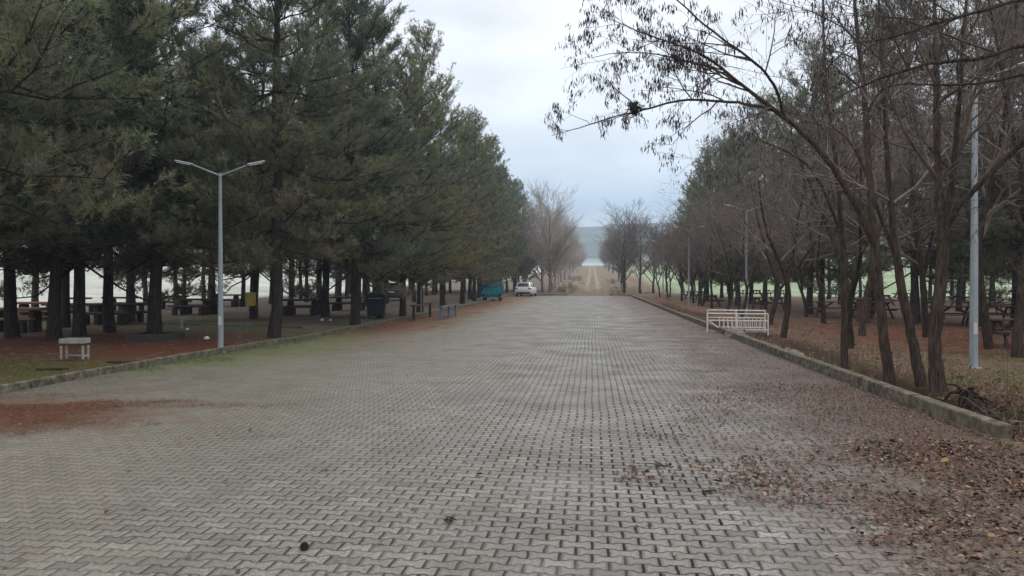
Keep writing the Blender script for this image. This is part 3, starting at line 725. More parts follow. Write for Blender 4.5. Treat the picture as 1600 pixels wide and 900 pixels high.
# bare trees on the right
GB = 'bare pod bearing trees along the right kerb'
def handmade(name, seed, mains, cfg, pods, label, tm=None, wm=None, base=None):
    "mains: list of (points, radii, childless_until, length scale)"
    rs = np.random.default_rng(seed); polys = [[], [], [], []]; tips = []
    org = np.array(mains[0][0][0])
    for pts, radii, start, lvl in mains:
        P = np.array(pts, float)-org
        # resample smoothly
        t = np.linspace(0, 1, len(P)); tt = np.linspace(0, 1, len(P)*4-3)
        S = np.stack([np.interp(tt, t, P[:, i]) for i in range(3)], 1)
        K = np.array([.25, .5, .25])
        for _ in range(3): S[1:-1] = S[:-2]*.25+S[1:-1]*.5+S[2:]*.25
        S[1:-1] += rs.normal(0, .0045, (len(S)-2, 3)); rr = np.interp(tt, t, radii)*.74*(1+rs.normal(0, .03, len(tt)))
        L = np.linalg.norm(np.diff(S, axis=0), axis=1).sum(); polys[0].append((S, rr))
        c2 = dict(cfg); c2['start'] = [start]+cfg['start'][1:]; c2['kids'] = [int(cfg['dens']*L*(1-start))]+cfg['kids'][1:]
        c2['len'] = [tuple(q/L*cfg.get('sl', 2.0) for q in (.5, 1.15))]+cfg['len'][1:]
        sprout(polys, rs, S, rr, L, 0, c2, tips)
    m = bare_meshes(polys, tips, rs, tm or M['locust_bark'], wm or M['twigs'], pods)
    t = empty(name, tuple(org), 0, label=label, cat='tree', group=GB)
    obj('trunk', m[0], t); obj('crown', m[1], t)
    if m[2]: obj('seed_pods', m[2], t)
    return t
def path(pp): return [tuple(dp(px, py, d)) for px, py, d in pp]
HC = dict(LOC); HC['dens'] = 3.0; HC['levels'] = 3; HC['kids'] = [3, 4.2, 6.0, 6]; HC['ang'] = [(25, 60), (25, 60), (25, 65), (30, 70)]; HC['len'] = [(.5, .8), (.4, .7), (.35, .65), (.3, .6)]
HC['up'] = [.0, .02, .0, -.03, -.03]; HC['minl'] = .14; HC['minr'] = .0030
handmade('bare_tree', 101, [
 (path([(1393, 618, 12.7), (1385, 560, 12.7), (1376, 480, 12.7), (1368, 400, 12.7), (1362, 330, 12.8), (1356, 240, 13.0), (1350, 130, 13.2), (1335, 20, 13.4), (1330, -120, 13.6)]), [.14, .105, .10, .095, .075, .065, .055, .04, .02], .5, 0),
 (path([(1368, 385, 12.7), (1345, 335, 12.6), (1318, 285, 12.5), (1285, 240, 12.3), (1245, 198, 12.1), (1205, 168, 11.9), (1160, 135, 11.7), (1115, 95, 11.5), (1075, 75, 11.3), (1010, 55, 11.1), (955, 30, 11.0)]), [.08, .068, .062, .055, .050, .044, .033, .026, .02, .014, .007], .28, 0),
 (path([(1210, 172, 11.9), (1170, 162, 12.0), (1110, 157, 12.1), (1065, 155, 12.2), (1020, 168, 12.3), (960, 182, 12.4), (905, 200, 12.5), (862, 212, 12.6)]), [.035, .03, .026, .023, .02, .015, .010, .006], .18, 0),
 (path([(1150, 128, 11.7), (1120, 108, 12.0), (1075, 96, 12.3), (1030, 85, 12.5), (980, 80, 12.8), (925, 90, 13.1)]), [.025, .022, .018, .014, .01, .006], .15, 0),
 (path([(1225, 182, 12.0), (1215, 140, 11.7), (1190, 105, 11.3), (1150, 75, 11.1), (1100, 40, 10.9), (1060, 0, 10.8), (1000, -40, 10.7)]), [.035, .03, .026, .022, .018, .013, .007], .25, 0),
 ], dict(HC, sl=1.35, dens=3.6), 6000, 'leaning bare tree at the kerb whose long limb arches over the road')
handmade('bare_tree', 102, [
 (path([(1320, 592, 15.0), (1319, 500, 15.0), (1318, 400, 15.0), (1312, 320, 15.0), (1306, 240, 15.1), (1290, 140, 15.2), (1285, 20, 15.4), (1290, -80, 15.6)]), [.10, .078, .072, .062, .05, .04, .03, .015], .38, 0),
 (path([(1316, 370, 15.0), (1290, 300, 14.7), (1262, 255, 14.5), (1235, 240, 14.3), (1180, 215, 13.9)]), [.04, .034, .028, .02, .01], .3, 0)],
 HC, 500, 'straight bare tree with slim upright trunk rising right behind the kerb', wm=M['red_twigs'])
handmade('bare_tree', 103, [
 (path([(1440, 604, 12.5), (1428, 540, 12.6), (1412, 470, 12.7), (1400, 400, 12.8), (1392, 320, 12.9), (1385, 220, 13.0), (1378, 100, 13.2), (1370, -40, 13.4)]), [.12, .10, .092, .082, .06, .05, .04, .02], .42, 0),
 (path([(1400, 400, 12.8), (1372, 330, 13.1), (1350, 260, 13.4), (1325, 215, 13.6), (1290, 190, 13.9)]), [.05, .04, .033, .025, .012], .3, 0)],
 HC, 500, 'bare tree leaning left, second trunk right of the arching tree', wm=M['red_twigs'])
handmade('bare_tree', 104, [
 (path([(1466, 612, 11.8), (1460, 560, 11.8), (1463, 490, 11.8), (1472, 420, 11.8), (1476, 350, 11.8), (1466, 300, 11.8), (1463, 200, 11.9), (1462, 100, 12.0), (1458, -60, 12.2)]), [.17, .125, .115, .11, .105, .07, .06, .05, .02], .5, 0),
 (path([(1476, 350, 11.8), (1488, 290, 11.7), (1492, 230, 11.6), (1500, 150, 11.4), (1505, 40, 11.2), (1520, -80, 11.0)]), [.07, .06, .052, .042, .03, .015], .35, 0),
 (path([(1478, 355, 11.8), (1495, 325, 11.6), (1520, 298, 11.4), (1548, 272, 11.2), (1580, 238, 11.0), (1620, 200, 10.7), (1690, 150, 10.4), (1760, 60, 10.0)]), [.075, .06, .056, .052, .047, .04, .03, .015], .35, 0),
 (path([(1474, 400, 11.8), (1482, 300, 12.2), (1502, 220, 12.5), (1530, 120, 12.9), (1560, 20, 13.2)]), [.045, .04, .034, .026, .012], .35, 0)],
 HC, 700, 'stout forked bare tree with roots exposed above the ditch')
handmade('bare_tree', 105, [
 (path([(1224, 528, 22.6), (1229, 495, 22.6), (1234, 462, 22.6), (1228, 430, 22.6), (1214, 400, 22.6), (1200, 370, 22.4), (1190, 330, 22.2), (1185, 280, 22.0)]), [.13, .11, .10, .09, .07, .055, .04, .02], .45, 0),
 (path([(1230, 440, 22.6), (1240, 400, 22.8), (1245, 350, 23), (1258, 290, 23.3), (1262, 230, 23.5)]), [.07, .06, .05, .035, .015], .3, 0)],
 HC, 200, 'crooked bare tree right of the cream railing', wm=M['red_twigs'])
handmade('bare_tree', 106, [
 (path([(1545, 545, 18.6), (1538, 490, 18.6), (1530, 430, 18.6), (1528, 380, 18.6), (1540, 320, 18.5), (1562, 240, 18.4), (1575, 140, 18.3), (1590, 0, 18.2)]), [.14, .12, .11, .10, .08, .06, .05, .02], .4, 0),
 (path([(1528, 385, 18.6), (1510, 320, 18.6), (1490, 270, 18.7), (1430, 210, 18.8), (1400, 120, 19)]), [.07, .06, .05, .035, .015], .3, 0)],
 HC, 200, 'dark bare tree right behind the near right lamp post', wm=M['red_twigs'])
handmade('bare_tree', 107, [
 (path([(1447, 527, 22.0), (1445, 480, 22.0), (1440, 420, 22.0), (1432, 370, 22.0), (1425, 300, 22), (1420, 200, 22), (1422, 80, 22.2)]), [.13, .115, .11, .09, .07, .05, .02], .35, 0),
 (path([(1442, 440, 22.0), (1455, 380, 22.0), (1462, 320, 22.2), (1480, 240, 22.5), (1500, 140, 22.8)]), [.07, .06, .05, .04, .015], .3, 0)],
 HC, 200, 'slim forked bare tree seen between the leaning and the stout bare tree', wm=M['red_twigs'])
# boughs of a tree just outside the frame on the right
handmade('bare_tree', 108, [
 (path([(1800, 640, 11.0), (1790, 500, 11.0), (1780, 330, 11.0), (1760, 180, 10.8), (1700, 90, 10.5), (1600, 66, 10.2), (1540, 92, 10.0), (1470, 95, 9.8), (1410, 110, 9.6), (1330, 140, 9.4), (1280, 170, 9.2)]), [.17, .14, .12, .10, .06, .04, .034, .028, .022, .014, .006], .55, 0),
 (path([(1760, 180, 10.8), (1700, 120, 10.9), (1620, 110, 10.8), (1540, 130, 10.7), (1470, 134, 10.6), (1400, 128, 10.5), (1370, 150, 10.3)]), [.04, .035, .03, .024, .018, .012, .006], .25, 0),
 (path([(1770, 220, 10.8), (1700, 40, 10.4), (1620, -10, 10.0), (1540, 15, 9.8), (1450, 40, 9.5), (1390, 60, 9.3), (1320, 68, 9.1)]), [.05, .04, .034, .026, .02, .013, .006], .35, 0),
 (path([(1785, 400, 11.0), (1740, 300, 11), (1690, 280, 11.1), (1640, 300, 11.2), (1580, 310, 11.3), (1520, 325, 11.4)]), [.035, .03, .024, .018, .012, .006], .4, 0)],
 HC, 1500, 'bare tree beyond the right edge whose boughs cross the upper right corner')
# generic variants
BC = dict(LOC); BC['levels'] = 3; BC['kids'] = [9, 4.2, 5.5, 6]; BC['minr'] = .0034
BT = [bare_tree(201+i, H, .075, BC, 500, M['locust_bark'], M['red_twigs'], fork, (random.uniform(-.4, .4), random.uniform(-.3, .3))) for i, (H, fork) in enumerate([(5.4, 1.5), (6.2, 1.9), (5.0, 1.2), (6.4, 2.0)])]
FC = dict(BC); FC['minr'] = .009; FC['kids'] = [9, 3.8, 5.0, 5]
BF = [bare_tree(221+i, H, .085, FC, 0, M['locust_bark'], M['red_twigs'], fork, (random.uniform(-.3, .3), 0)) for i, (H, fork) in enumerate([(5.4, 1.4), (6.2, 1.8)])]
def put_bare(x, y, vs, k, label, group, sc=1.0):
    return place_tree(vs[k % len(vs)], 'bare_tree', (x, y, gz(x, y)-.02), random.uniform(0, 6.28), sc, label, 'tree', group)
near_bare = [(12.4, 14.2, 'brown twigged bare tree just beyond the right edge', 1.05), (9.6, 18.5, 'bare tree left of the near right lamp post on the grassy patch', 1.1), (6.4, 20.0, 'bare tree behind the kerb between railing and straight trunk', .95), (12.2, 17.8, 'bare tree at the far right behind the red picnic table', 1.1),
 (8.4, 25.0, 'bare tree on the red earth right of the railing', 1.0), (15.6, 21.5, 'bare tree whose twigs reach in from the right edge', 1.1), (6.6, 29.5, 'bare tree just behind the cream railing', .95), (14.4, 24.5, 'bare tree left of the long double picnic table', 1.1), (9.4, 32.5, 'bare tree left of the thick dark right hand pine', 1.0)]
for k, (x, y, lab, sc) in enumerate(near_bare): put_bare(x, y, BT, k, lab, GB, sc*1.28)
k = 0; y = 35.0
while y < 83:
    x = 7.3+random.uniform(-1.2, 1.0)
    put_bare(x, y, BT if y < 50 else BF, k, f'{ordn[k]} bare tree of the kerb row beyond the cream railing' if k < 12 else 'one of the hindmost bare trees of the kerb row', 'bare trees of the row beyond the railing', random.uniform(.88, 1.02)); k += 1
    y += random.uniform(3.4, 4.6)
k = 0; y = 38.0
while y < 96:
    x = 10.2+random.uniform(-.9, .9)
    put_bare(x, y, BF, k, 'brown bare tree in the second row in front of the right hand pines', 'second row of bare trees on the right', random.uniform(.85, 1.05)); k += 1
    y += random.uniform(8, 10)
# pale, upright trees along the track past the paving
UC = dict(leader=1, levels=3, curve=.06, up=[.06, .10, .08, .05], kids=[38, 2.3, 3.2, 4], start=[.14, .12, .1, .1], ang=[(28, 52), (15, 35), (18, 40), (20, 40)], len=[(.7, 1.05), (.4, .7), (.35, .6), (.3, .6)], minl=.4, minr=.011)
UP = [bare_tree(301+i, H, .17, UC, 0, M['pale_bark'], M['pale_twigs'], 2.0, (.1, 0)) for i, H in enumerate([12.5, 11.5])]
UD = bare_tree(311, 11.5, .15, dict(UC, kids=[30, 2.2, 3.0, 4]), 0, M['locust_bark'], M['red_twigs'], 2.0, (.1, 0))
ups = [(-5.3, 97, 'tall pale bare tree at the left of the track, its crown round topped', 1.02), (-6.6, 104, 'pale bare tree next behind the round topped one', .95), (-5.8, 113, 'pale bare tree on the left, third along the track', .95), (-6.0, 122, 'pale bare tree on the left, fourth along the track', .92), (-5.8, 134, 'pale bare tree on the left, fifth along the track', .9), (-5.8, 148, 'pale bare tree on the left, sixth along the track', .9), (-5.8, 164, 'hindmost pale bare tree on the left of the track', .9), (-8.8, 101, 'pale bare tree between the last pine and the round topped bare tree', .85), (-9.8, 111, 'pale bare tree standing back from the track on the left', .9),
       (4.0, 99, 'tall bare tree at the right of the track', 1.0), (5.9, 96, 'bare tree with twin trunks right of the track', .85), (4.6, 110, 'grey brown bare tree on the right, second along the track', .92), (4.8, 121, 'grey brown bare tree on the right, third along the track', .9), (5.0, 133, 'grey brown bare tree on the right, fourth along the track', .88), (5.2, 150, 'hindmost grey brown bare tree on the right of the track', .9), (8.0, 103, 'bare tree between track and right hand grove', .85), (10.5, 110, 'bare tree behind the far end of the right kerb', .8)]
for i in range(17):
    for s_ in (-1, 1):
        ups.append((s_*(6.3+random.uniform(-.8, 1.5))+.1, 168+i*17+random.uniform(-4, 4), 'one of the many small bare trees lining the distant track', .85))
for k, (x, y, lab, sc) in enumerate(ups):
    place_tree(UP[k % 2] if x < 0 else UD, 'bare_tree', (x, y, gz(x, y)-.05), random.uniform(0, 6.28), (sc*1.15, sc*1.15, sc*.9) if x < 0 else (sc*1.3, sc*1.3, sc*.84), lab, 'tree', 'bare trees along the track')

# ------------------------------------------------------------------ ground cover
def stuff(name, V, Fc, mat, label, cat, mi=None):
    return tag(obj(name, mesh_np(name, V, Fc, mat, mi)), label, cat, kind='stuff')
def leaf_mesh(P, size, rs):
    n = len(P); yaw = rs.uniform(0, 6.28, n); tl = rs.normal(0, .33, (n, 2)); curl = rs.uniform(.0, .45, n)
    # 7-point curled leaf outline
    o = np.array([(-.5, 0, 0), (-.22, .27, 1), (.18, .25, 1), (.5, 0, .4), (.18, -.25, 1), (-.22, -.27, 1), (0, 0, 0)])
    L = o[None, :, :2]*size[:, None, None]*rs.uniform(.8, 1.2, (n, 1, 2)); z = o[None, :, 2]*(curl*size*.4)[:, None]+L[..., 0]*tl[:, :1]+L[..., 1]*tl[:, 1:]
    c, s = np.cos(yaw)[:, None], np.sin(yaw)[:, None]
    V = np.stack([P[:, :1]+L[..., 0]*c-L[..., 1]*s, P[:, 1:2]+L[..., 0]*s+L[..., 1]*c, P[:, 2:3]+z-z.min(1, keepdims=True)], -1)
    k = np.arange(n)[:, None]*7
    T = np.concatenate([np.stack([k[:, 0]+6, k[:, 0]+i, k[:, 0]+(i+1) % 6], 1) for i in range(6)])
    return V.reshape(-1, 3), T, n
def zground(x, y):
    on = (x > KL(y)-.05) & (x < 4.30) & (y < 84)
    return np.where(on, .010*fbm(x*.16, y*.16, 3), np.where((x >= 4.30) & (y < 8.5), np.maximum(terrain(x, y), .012+.03*fbm(x*.5, y*.5, 3)+.012*fbm(x*3, y*3, 3)), terrain(x, y)))
def leaf_mat():
    m = NM('dry_leaves', .8, .06); g_ = m.n('ShaderNodeNewGeometry').outputs['Random Per Island']
    c = m.ramp(g_, [(0, (.03, .016, .012)), (.4, (.085, .042, .029)), (.7, (.14, .075, .054)), (.88, (.24, .155, .115)), (.96, (.44, .34, .26)), (1, (.42, .22, .05))])
    m.col(m.mix(m.noise(m.pos(), 60, 3), c, (.10, .065, .045))); return m.m
M['leaves'] = leaf_mat()
def scatter(n, fx, rs):
    "rejection sampling of density fx over a box"
    x0, x1, y0, y1, fn = fx; out_ = []
    while sum(len(o) for o in out_) < n:
        x = rs.uniform(x0, x1, n); y = rs.uniform(y0, y1, n); keep = rs.random(n) < fn(x, y); out_.append(np.stack([x[keep], y[keep]], 1))
    return np.concatenate(out_)[:n]
rs = np.random.default_rng(5)
d1 = lambda x, y: np.clip(sm(x+1.9*fbm(x*.9+2, y*.9), .8, 2.9)*(1-.6*sm(y, 7.5, 20))*(1.0-.25*sm(fbm(x*1.2+4, y*1.2), .1, .4)), 0, 1)
A = scatter(62000, (.2, 7.5, 3.2, 13, d1), rs)
B = scatter(22000, (.5, 7.5, 12, 34, lambda x, y: d1(x, y)*.9+.015), rs)
C_ = scatter(14000, (4.3, 16, 8.3, 34, lambda x, y: np.full_like(x, .8)), rs)
D_ = scatter(1300, (-8, 3, 3.5, 30, lambda x, y: np.full_like(x, .5)), rs)
XY = np.concatenate([A, B, C_, D_])
kx = np.interp(XY[:, 1], [8.6, 18, 31, 84], [4.36, 4.20, 4.14, 4.14]); XY = XY[~((abs(XY[:, 0]-kx) < .11) & (XY[:, 1] > 8.5))]
P = np.stack([XY[:, 0], XY[:, 1], zground(XY[:, 0], XY[:, 1])+.002+rs.uniform(0, .012, len(XY))], 1)
sz = rs.uniform(.012, .046, len(P))*np.where((XY[:, 1] > 8.5) & (XY[:, 0] < 4.2), .62, 1)*np.where(rs.random(len(P)) < .10, 1.55, 1)
V, T, n = leaf_mesh(P, sz, rs); stuff('fallen_leaves', V, T, M['leaves'], 'brown dry leaves strewn over the right side of the paving', 'leaves')
# needle litter on the left paving and grove edge
A0 = scatter(26000, (-12, -3.2, 6.5, 12, lambda x, y: 1-sm(np.sqrt(((x+8.3)/2.7)**2+((y-8.9)/1.25)**2)+1.1*fbm(x*.9, y*1.4), .55, 1.35)), rs)
A = scatter(9000, (-11.5, -3.5, 8.0, 22, lambda x, y: sm(-(x+1.6*fbm(x*.6, y*.6)), 5.2, 8)*.8), rs)
B = scatter(9000, (-22, -9.1, 12, 30, lambda x, y: np.full_like(x, .8)), rs)
A1 = scatter(14000, (-8.1, -5.2, 22, 60, lambda x, y: sm(-(x+1.5*fbm(x*.8, y*.5)), 5.6, 7.6)), rs)
XY = np.concatenate([A0, A, B, A1]); n = len(XY); z = zground(XY[:, 0], XY[:, 1]); az = rs.uniform(0, 6.28, n); L = rs.uniform(.03, .075, n)
dx = np.cos(az)*L; dy = np.sin(az)*L; px_ = -np.sin(az)*.0035; py_ = np.cos(az)*.0035
V = np.stack([np.stack([XY[:, 0]+a*dx+b*px_, XY[:, 1]+a*dy+b*py_, z+.004+c*.012], 1) for a, b, c in ((0, -1, 0), (0, 1, 0), (1, 0, 1))], 1).reshape(-1, 3)
M['litter'] = simple('pine_litter', (.105, .042, .022), .9, .1, .7, 30, bump=0)
stuff('needle_litter', V, np.arange(len(V)).reshape(-1, 3), M['litter'], 'russet pine needles scattered on the left verge and paving', 'pine litter')
# small sticks on the grove floors, crumbs of bark and twig on the paving
A = scatter(2600, (-24, -9, 11, 34, lambda x, y: np.full_like(x, .8)), rs); B = scatter(2600, (4.6, 18, 9, 34, lambda x, y: np.full_like(x, .8)), rs); C2 = scatter(1500, (-8, 3.9, 3.6, 26, lambda x, y: np.full_like(x, .8)), rs)
XY = np.concatenate([A, B, C2]); n = len(XY); z = zground(XY[:, 0], XY[:, 1]); az = rs.uniform(0, 6.28, n); L = rs.uniform(.05, .26, n)*np.where(np.arange(n) >= 5200, .22, 1)
dx = np.cos(az)*L; dy = np.sin(az)*L; px_ = -np.sin(az)*L*.05; py_ = np.cos(az)*L*.05; hh = L*.06+.004
V = np.stack([np.stack([XY[:, 0]+a*dx+b*px_, XY[:, 1]+a*dy+b*py_, z+.001+c*hh], 1) for a, b, c in ((0, -1, 0), (0, 1, 0), (1, 0, .8), (.4, 0, 1.4))], 1).reshape(-1, 3); k = np.arange(n)*4
stuff('twig_litter', V, np.concatenate([np.stack([k, k+2, k+3], 1), np.stack([k+1, k+3, k+2], 1), np.stack([k, k+3, k+1], 1)]), M['grey_wood'], 'small sticks and bark crumbs scattered over grove floors and paving', 'twig litter')
# grass blades
def blades(XY, h0, h1, wd, rs, lean=.5):
    n = len(XY); z = zground(XY[:, 0], XY[:, 1]); h = rs.uniform(h0, h1, n); az = rs.uniform(0, 6.28, n); ln = rs.normal(0, lean, (n, 2))*h[:, None]
    wx, wy = np.cos(az)*wd/2, np.sin(az)*wd/2
    b0 = np.stack([XY[:, 0]-wx, XY[:, 1]-wy, z-.01], 1); b1 = np.stack([XY[:, 0]+wx, XY[:, 1]+wy, z-.01], 1)
    m0 = np.stack([XY[:, 0]-wx*.7+ln[:, 0]*.35, XY[:, 1]-wy*.7+ln[:, 1]*.35, z+h*.6], 1); m1 = np.stack([XY[:, 0]+wx*.7+ln[:, 0]*.35, XY[:, 1]+wy*.7+ln[:, 1]*.35, z+h*.6], 1)
    t = np.stack([XY[:, 0]+ln[:, 0], XY[:, 1]+ln[:, 1], z+h], 1)
    V = np.stack([b0, b1, m1, m0, t], 1).reshape(-1, 3); k = np.arange(n)*5
    return V, [np.stack([k, k+1, k+2, k+3], 1), np.stack([k+3, k+2, k+4], 1)]
def gmat(name, a, b):
    m = NM(name, .75, .2); r_ = m.n('ShaderNodeNewGeometry').outputs['Random Per Island']; m.col(m.ramp(r_, [(0, a), (1, b)])); return m.m
M['grass'] = gmat('green_grass', (.05, .085, .02), (.17, .21, .07)); M['dry_grass'] = gmat('dry_grass', (.13, .085, .05), (.40, .30, .20))
G1 = scatter(16000, (-16, -9.15, 9, 17.5, lambda x, y: sm(fbm(x*.8, y*.8)+.6*(1-sm(y, 13, 16)), .15, .5)), rs)
G2 = scatter(9000, (-8.95, -6.6, 13.5, 24, lambda x, y: sm(-x+1.3*fbm(x*.9, y*.9), 7.6, 8.9)*.9), rs)
G3 = scatter(9000, (7.0, 15, 11, 20, lambda x, y: sm(fbm(x*.6+3, y*.6), .0, .4)), rs)
G4 = scatter(2500, (4.5, 7.0, 6.5, 8.5, lambda x, y: sm(fbm(x*.9+3, y*.9)+.2, .0, .4)), rs)
V, Fq = blades(np.concatenate([G1, G2, G3, G4]), .015, .055, .006, rs); stuff('grass', V, Fq, M['grass'], 'short green grass along the kerbs and in grove clearings', 'grass')
W1 = scatter(4000, (4.5, 6.9, 9, 80, lambda x, y: sm(fbm(x*1.0, y*.7), -.1, .35)), rs)
W2 = scatter(9000, (-7.5, 7.5, 84.5, 130, lambda x, y: sm(np.abs(x), 1.7, 2.6)*.9), rs)
V, Fq = blades(np.concatenate([W1, W2]), .06, .26, .010, rs, .4); stuff('dry_grass', V, Fq, M['dry_grass'], 'dry straw coloured weeds along the ditch and track', 'weeds')

# weeds and saplings: thin stalks
def stalks(n, h, spread, rs, r=.004):
    pl = []
    for i in range(n):
        a = rs.uniform(0, 6.28); q = rs.uniform(0, spread*.4); b = np.array([math.cos(a)*q, math.sin(a)*q, -.02]); d = norm(np.array([math.cos(a)*rs.uniform(0, .45), math.sin(a)*rs.uniform(0, .45), 1])); L = h*rs.uniform(.6, 1.05)
        P_ = np.array([b+d*L*t+rs.normal(0, .015, 3)*t for t in np.linspace(0, 1, 5)]); pl.append((P_, np.linspace(r, r*.4, 5)))
        for _ in range(rs.integers(2, 6)):
            t = rs.uniform(.3, .95); s0 = b+d*L*t; e_ = s0+norm(d+rs.normal(0, .6, 3))*L*.25; pl.append((np.array([s0, (s0+e_)/2, e_]), [r*.6, r*.5, r*.3]))
    return tubes(pl, 3)
rs = np.random.default_rng(9)
weeds = [((367, 545), .62, 9, 'dry twiggy weed beside the foot of the left lamp post'), ((1300, 562), .75, 6, 'leafless shoots between the railing and the straight bare tree'), ((1495, 600), .6, 5, 'thin dry weed at the ditch left of the near lamp post'),
         ((1580, 632), 1.25, 2, 'tall single dry stalk right of the near lamp post'), ((1548, 650), .6, 3, 'short dark shoots on the ditch bank at the right edge'), ((1045, 484), 1.3, 3, 'slender sapling by the kerb left of the far lamp posts'), ((1070, 487), .9, 4, 'pair of thin shoots at the foot of the middle lamp post'), ((1400, 585), .8, 5, 'dry shoots between the arching and the leaning bare tree'), ((1028, 480), .7, 5, 'dark brushy shoot at the kerb near the far lamp')]
for (px, py), h, n, lab in weeds:
    p = gp(px, py, .0); V, Q = stalks(n, h, .35, rs, .006)
    o = obj('weed', mesh_np('weed', V, Q, M['red_twigs']), None, (p.x, p.y, gz(p.x, p.y))); tag(o, lab, 'weed', 'dry weeds and shoots')

for i in range(26):
    s_ = rs.choice([-1, 1]); x = .1+s_*rs.uniform(2.4, 5.0); y = 88+i*3.4+rs.uniform(-1, 1)
    if i % 2 == 0: V, Q = stalks(26, 1.0, 1.1, rs, .012); sm_ = mesh_np('weed', V, Q, M['red_twigs'] if i % 4 else M['pale_twigs'])
    o = obj('scrub_bush', sm_, None, (x, y, gz(x, y)), rs.uniform(0, 6)); tag(o, 'low leafless scrub bush on the verge of the distant track', 'bush', 'scrub bushes beside the distant track')

# exposed roots / root wads and rocks on the ditch bank
def rock(rs, r, flat=.6):
    import bmesh
    bm = bmesh.new(); bmesh.ops.create_icosphere(bm, subdivisions=3, radius=1); off = rs.uniform(0, 50)
    for v in bm.verts:
        q = v.co*1.3+Vector((off, 0, 0)); v.co *= r*(1+.45*mnoise.noise(q)+.18*mnoise.noise(q*3)); v.co.z *= flat
    me = bpy.data.meshes.new('rock'); bm.to_mesh(me); bm.free(); me.materials.append(M['stone']); return me
rocks = [((1345, 603), .18, 'grey stone against the kerb beside the straight bare tree'), ((1362, 610), .15, 'flat stone in the ditch left of the arching bare tree'), ((1298, 582), .12, 'small stone behind the kerb left of the straight bare tree'), ((1245, 553), .22, 'broad pale slab lying in the ditch right of the railing'), ((1232, 549), .16, 'stone at the mouth of the ditch under the railing'), ((1268, 560), .14, 'stone tilted on the ditch bank'), ((1562, 640), .16, 'clod of earth on the bank near the tall stalk'), ((1150, 529), .3, 'large grey boulder under the footbridge railing')]
for (px, py), r_, lab in rocks:
    p = gp(px, py, -.03); o = obj('stone', rock(rs, r_), None, (p.x, p.y, gz(p.x, p.y)+r_*.18), rs.uniform(0, 6)); tag(o, lab, 'stone', 'stones along the ditch')
def rootwad(px, py, n, lab):
    p = gp(px, py, .0); pl = []
    for i in range(n):
        a = rs.uniform(0, 6.28); P_ = [np.array([0, 0, .16])+rs.normal(0, .04, 3)]
        d = norm(np.array([math.cos(a), math.sin(a), .1]))
        for t in range(5): d = norm(d+rs.normal(0, .3, 3)+np.array([0, 0, -.28])); P_.append(P_[-1]+d*.085)
        pl.append((np.array(P_), np.linspace(.035, .008, 6)))
    V, Q = tubes(pl, 5); o = obj('exposed_roots', mesh_np('exposed_roots', V, Q, M['locust_bark'], smooth=True), None, (p.x, p.y, gz(p.x, p.y)+.02)); tag(o, lab, 'roots', 'exposed roots on the ditch bank')
rootwad(1475, 632, 14, 'tangle of roots under the stout forked bare tree'); rootwad(1512, 618, 12, 'root clump hanging over the bank right of the stout tree'); rootwad(1550, 662, 9, 'roots in the dark hollow by the end of the kerb')
# small debris on the paving
def twigclump(px, py, n, s, lab, name='twig_debris'):
    p = gp(px, py, .0); pl = []
    for i in range(n):
        a = rs.uniform(0, 6.28); c = rs.normal(0, s*.3, 3); c[2] = abs(c[2])*.2+.012; d = np.array([math.cos(a), math.sin(a), rs.normal(0, .15)])
        pl.append((np.array([c-d*s*.5, c+rs.normal(0, .008, 3), c+d*s*.5]), [.004, .006, .003]))
    V, Q = tubes(pl, 4); V[:, 2] = np.maximum(V[:, 2], .001)
    o = obj(name, mesh_np(name, V, Q, M['pods'], smooth=True), None, (p.x, p.y, float(zground(np.array(p.x), np.array(p.y))))); tag(o, lab, 'twigs', 'dark twigs lying on the paving')
twigclump(1032, 731, 7, .13, 'dark curled twig lying on the pavers right of centre'); twigclump(1110, 771, 7, .08, 'small black twig bunch on the pavers nearer the leaves'); twigclump(700, 816, 9, .07, 'dry sprig on the pavers near the bottom centre'); twigclump(1160, 717, 4, .06, 'tiny dark twig left of the leaf drift')
def pinecone(px, py, lab):
    p = gp(px, py, .0); b = MB()
    for k in range(46):
        a = k*2.4; t = k/46; r_ = .022*math.sin(math.pi*(t*.85+.12)); z = .006+.052*t
        b.box((math.cos(a)*r_, math.sin(a)*r_, z), (.014, .010, .004), ry=-.5, rz=a)
    b.bar((0, 0, 0), (0, 0, .055), .022, sides=8)
    t = empty('pine_cone', (p.x, p.y, float(zground(np.array(p.x), np.array(p.y)))+.02), label=lab, cat='pine cone'); o = b.build('cone_scales', M['pods'], t); o.rotation_euler = (1.5, 0, .7)
pinecone(473, 858, 'small dark pine cone lying on the pavers at lower left')
def branch_on_ground(px, py, L, ang, r, mat, lab, name='fallen_branch'):
    p = gp(px, py, .03); P_ = [np.array([-L/2, 0, 0])]; d = np.array([1., 0, 0])
    for i in range(8): P_.append(P_[-1]+norm(d+rs.normal(0, .14, 3)*[1, 1, .2])*L/8)
    P_ = np.array(P_); P_[:, 2] = np.abs(P_[:, 2])*.5+r*.6; pl = [(P_, np.linspace(r, r*.5, 9))]
    for i in (3, 5, 6): e_ = P_[i]+norm(np.array([.7, rs.choice([-.8, .8]), .12]))*L*.2; pl.append((np.array([P_[i], (P_[i]+e_)/2, e_]), [r*.5, r*.4, r*.2]))
    V, Q = tubes(pl, 5); o = obj(name, mesh_np(name, V, Q, mat, smooth=True), None, (p.x, p.y, gz(p.x, p.y)), ang); tag(o, lab, 'branch', 'branches lying on the ground')
branch_on_ground(82, 581, .55, .3, .035, M['pods'], 'dark rotten branch on the grass strip at lower left'); branch_on_ground(197, 570, .75, .1, .03, M['pods'], 'dark bark strip lying beside the left kerb'); branch_on_ground(95, 568, .9, .35, .018, M['grey_wood'], 'thin pale branch in front of the white metal stand')
branch_on_ground(1538, 592, .9, -.1, .018, M['grey_wood'], 'thin branch lying at the foot of the near right lamp post')
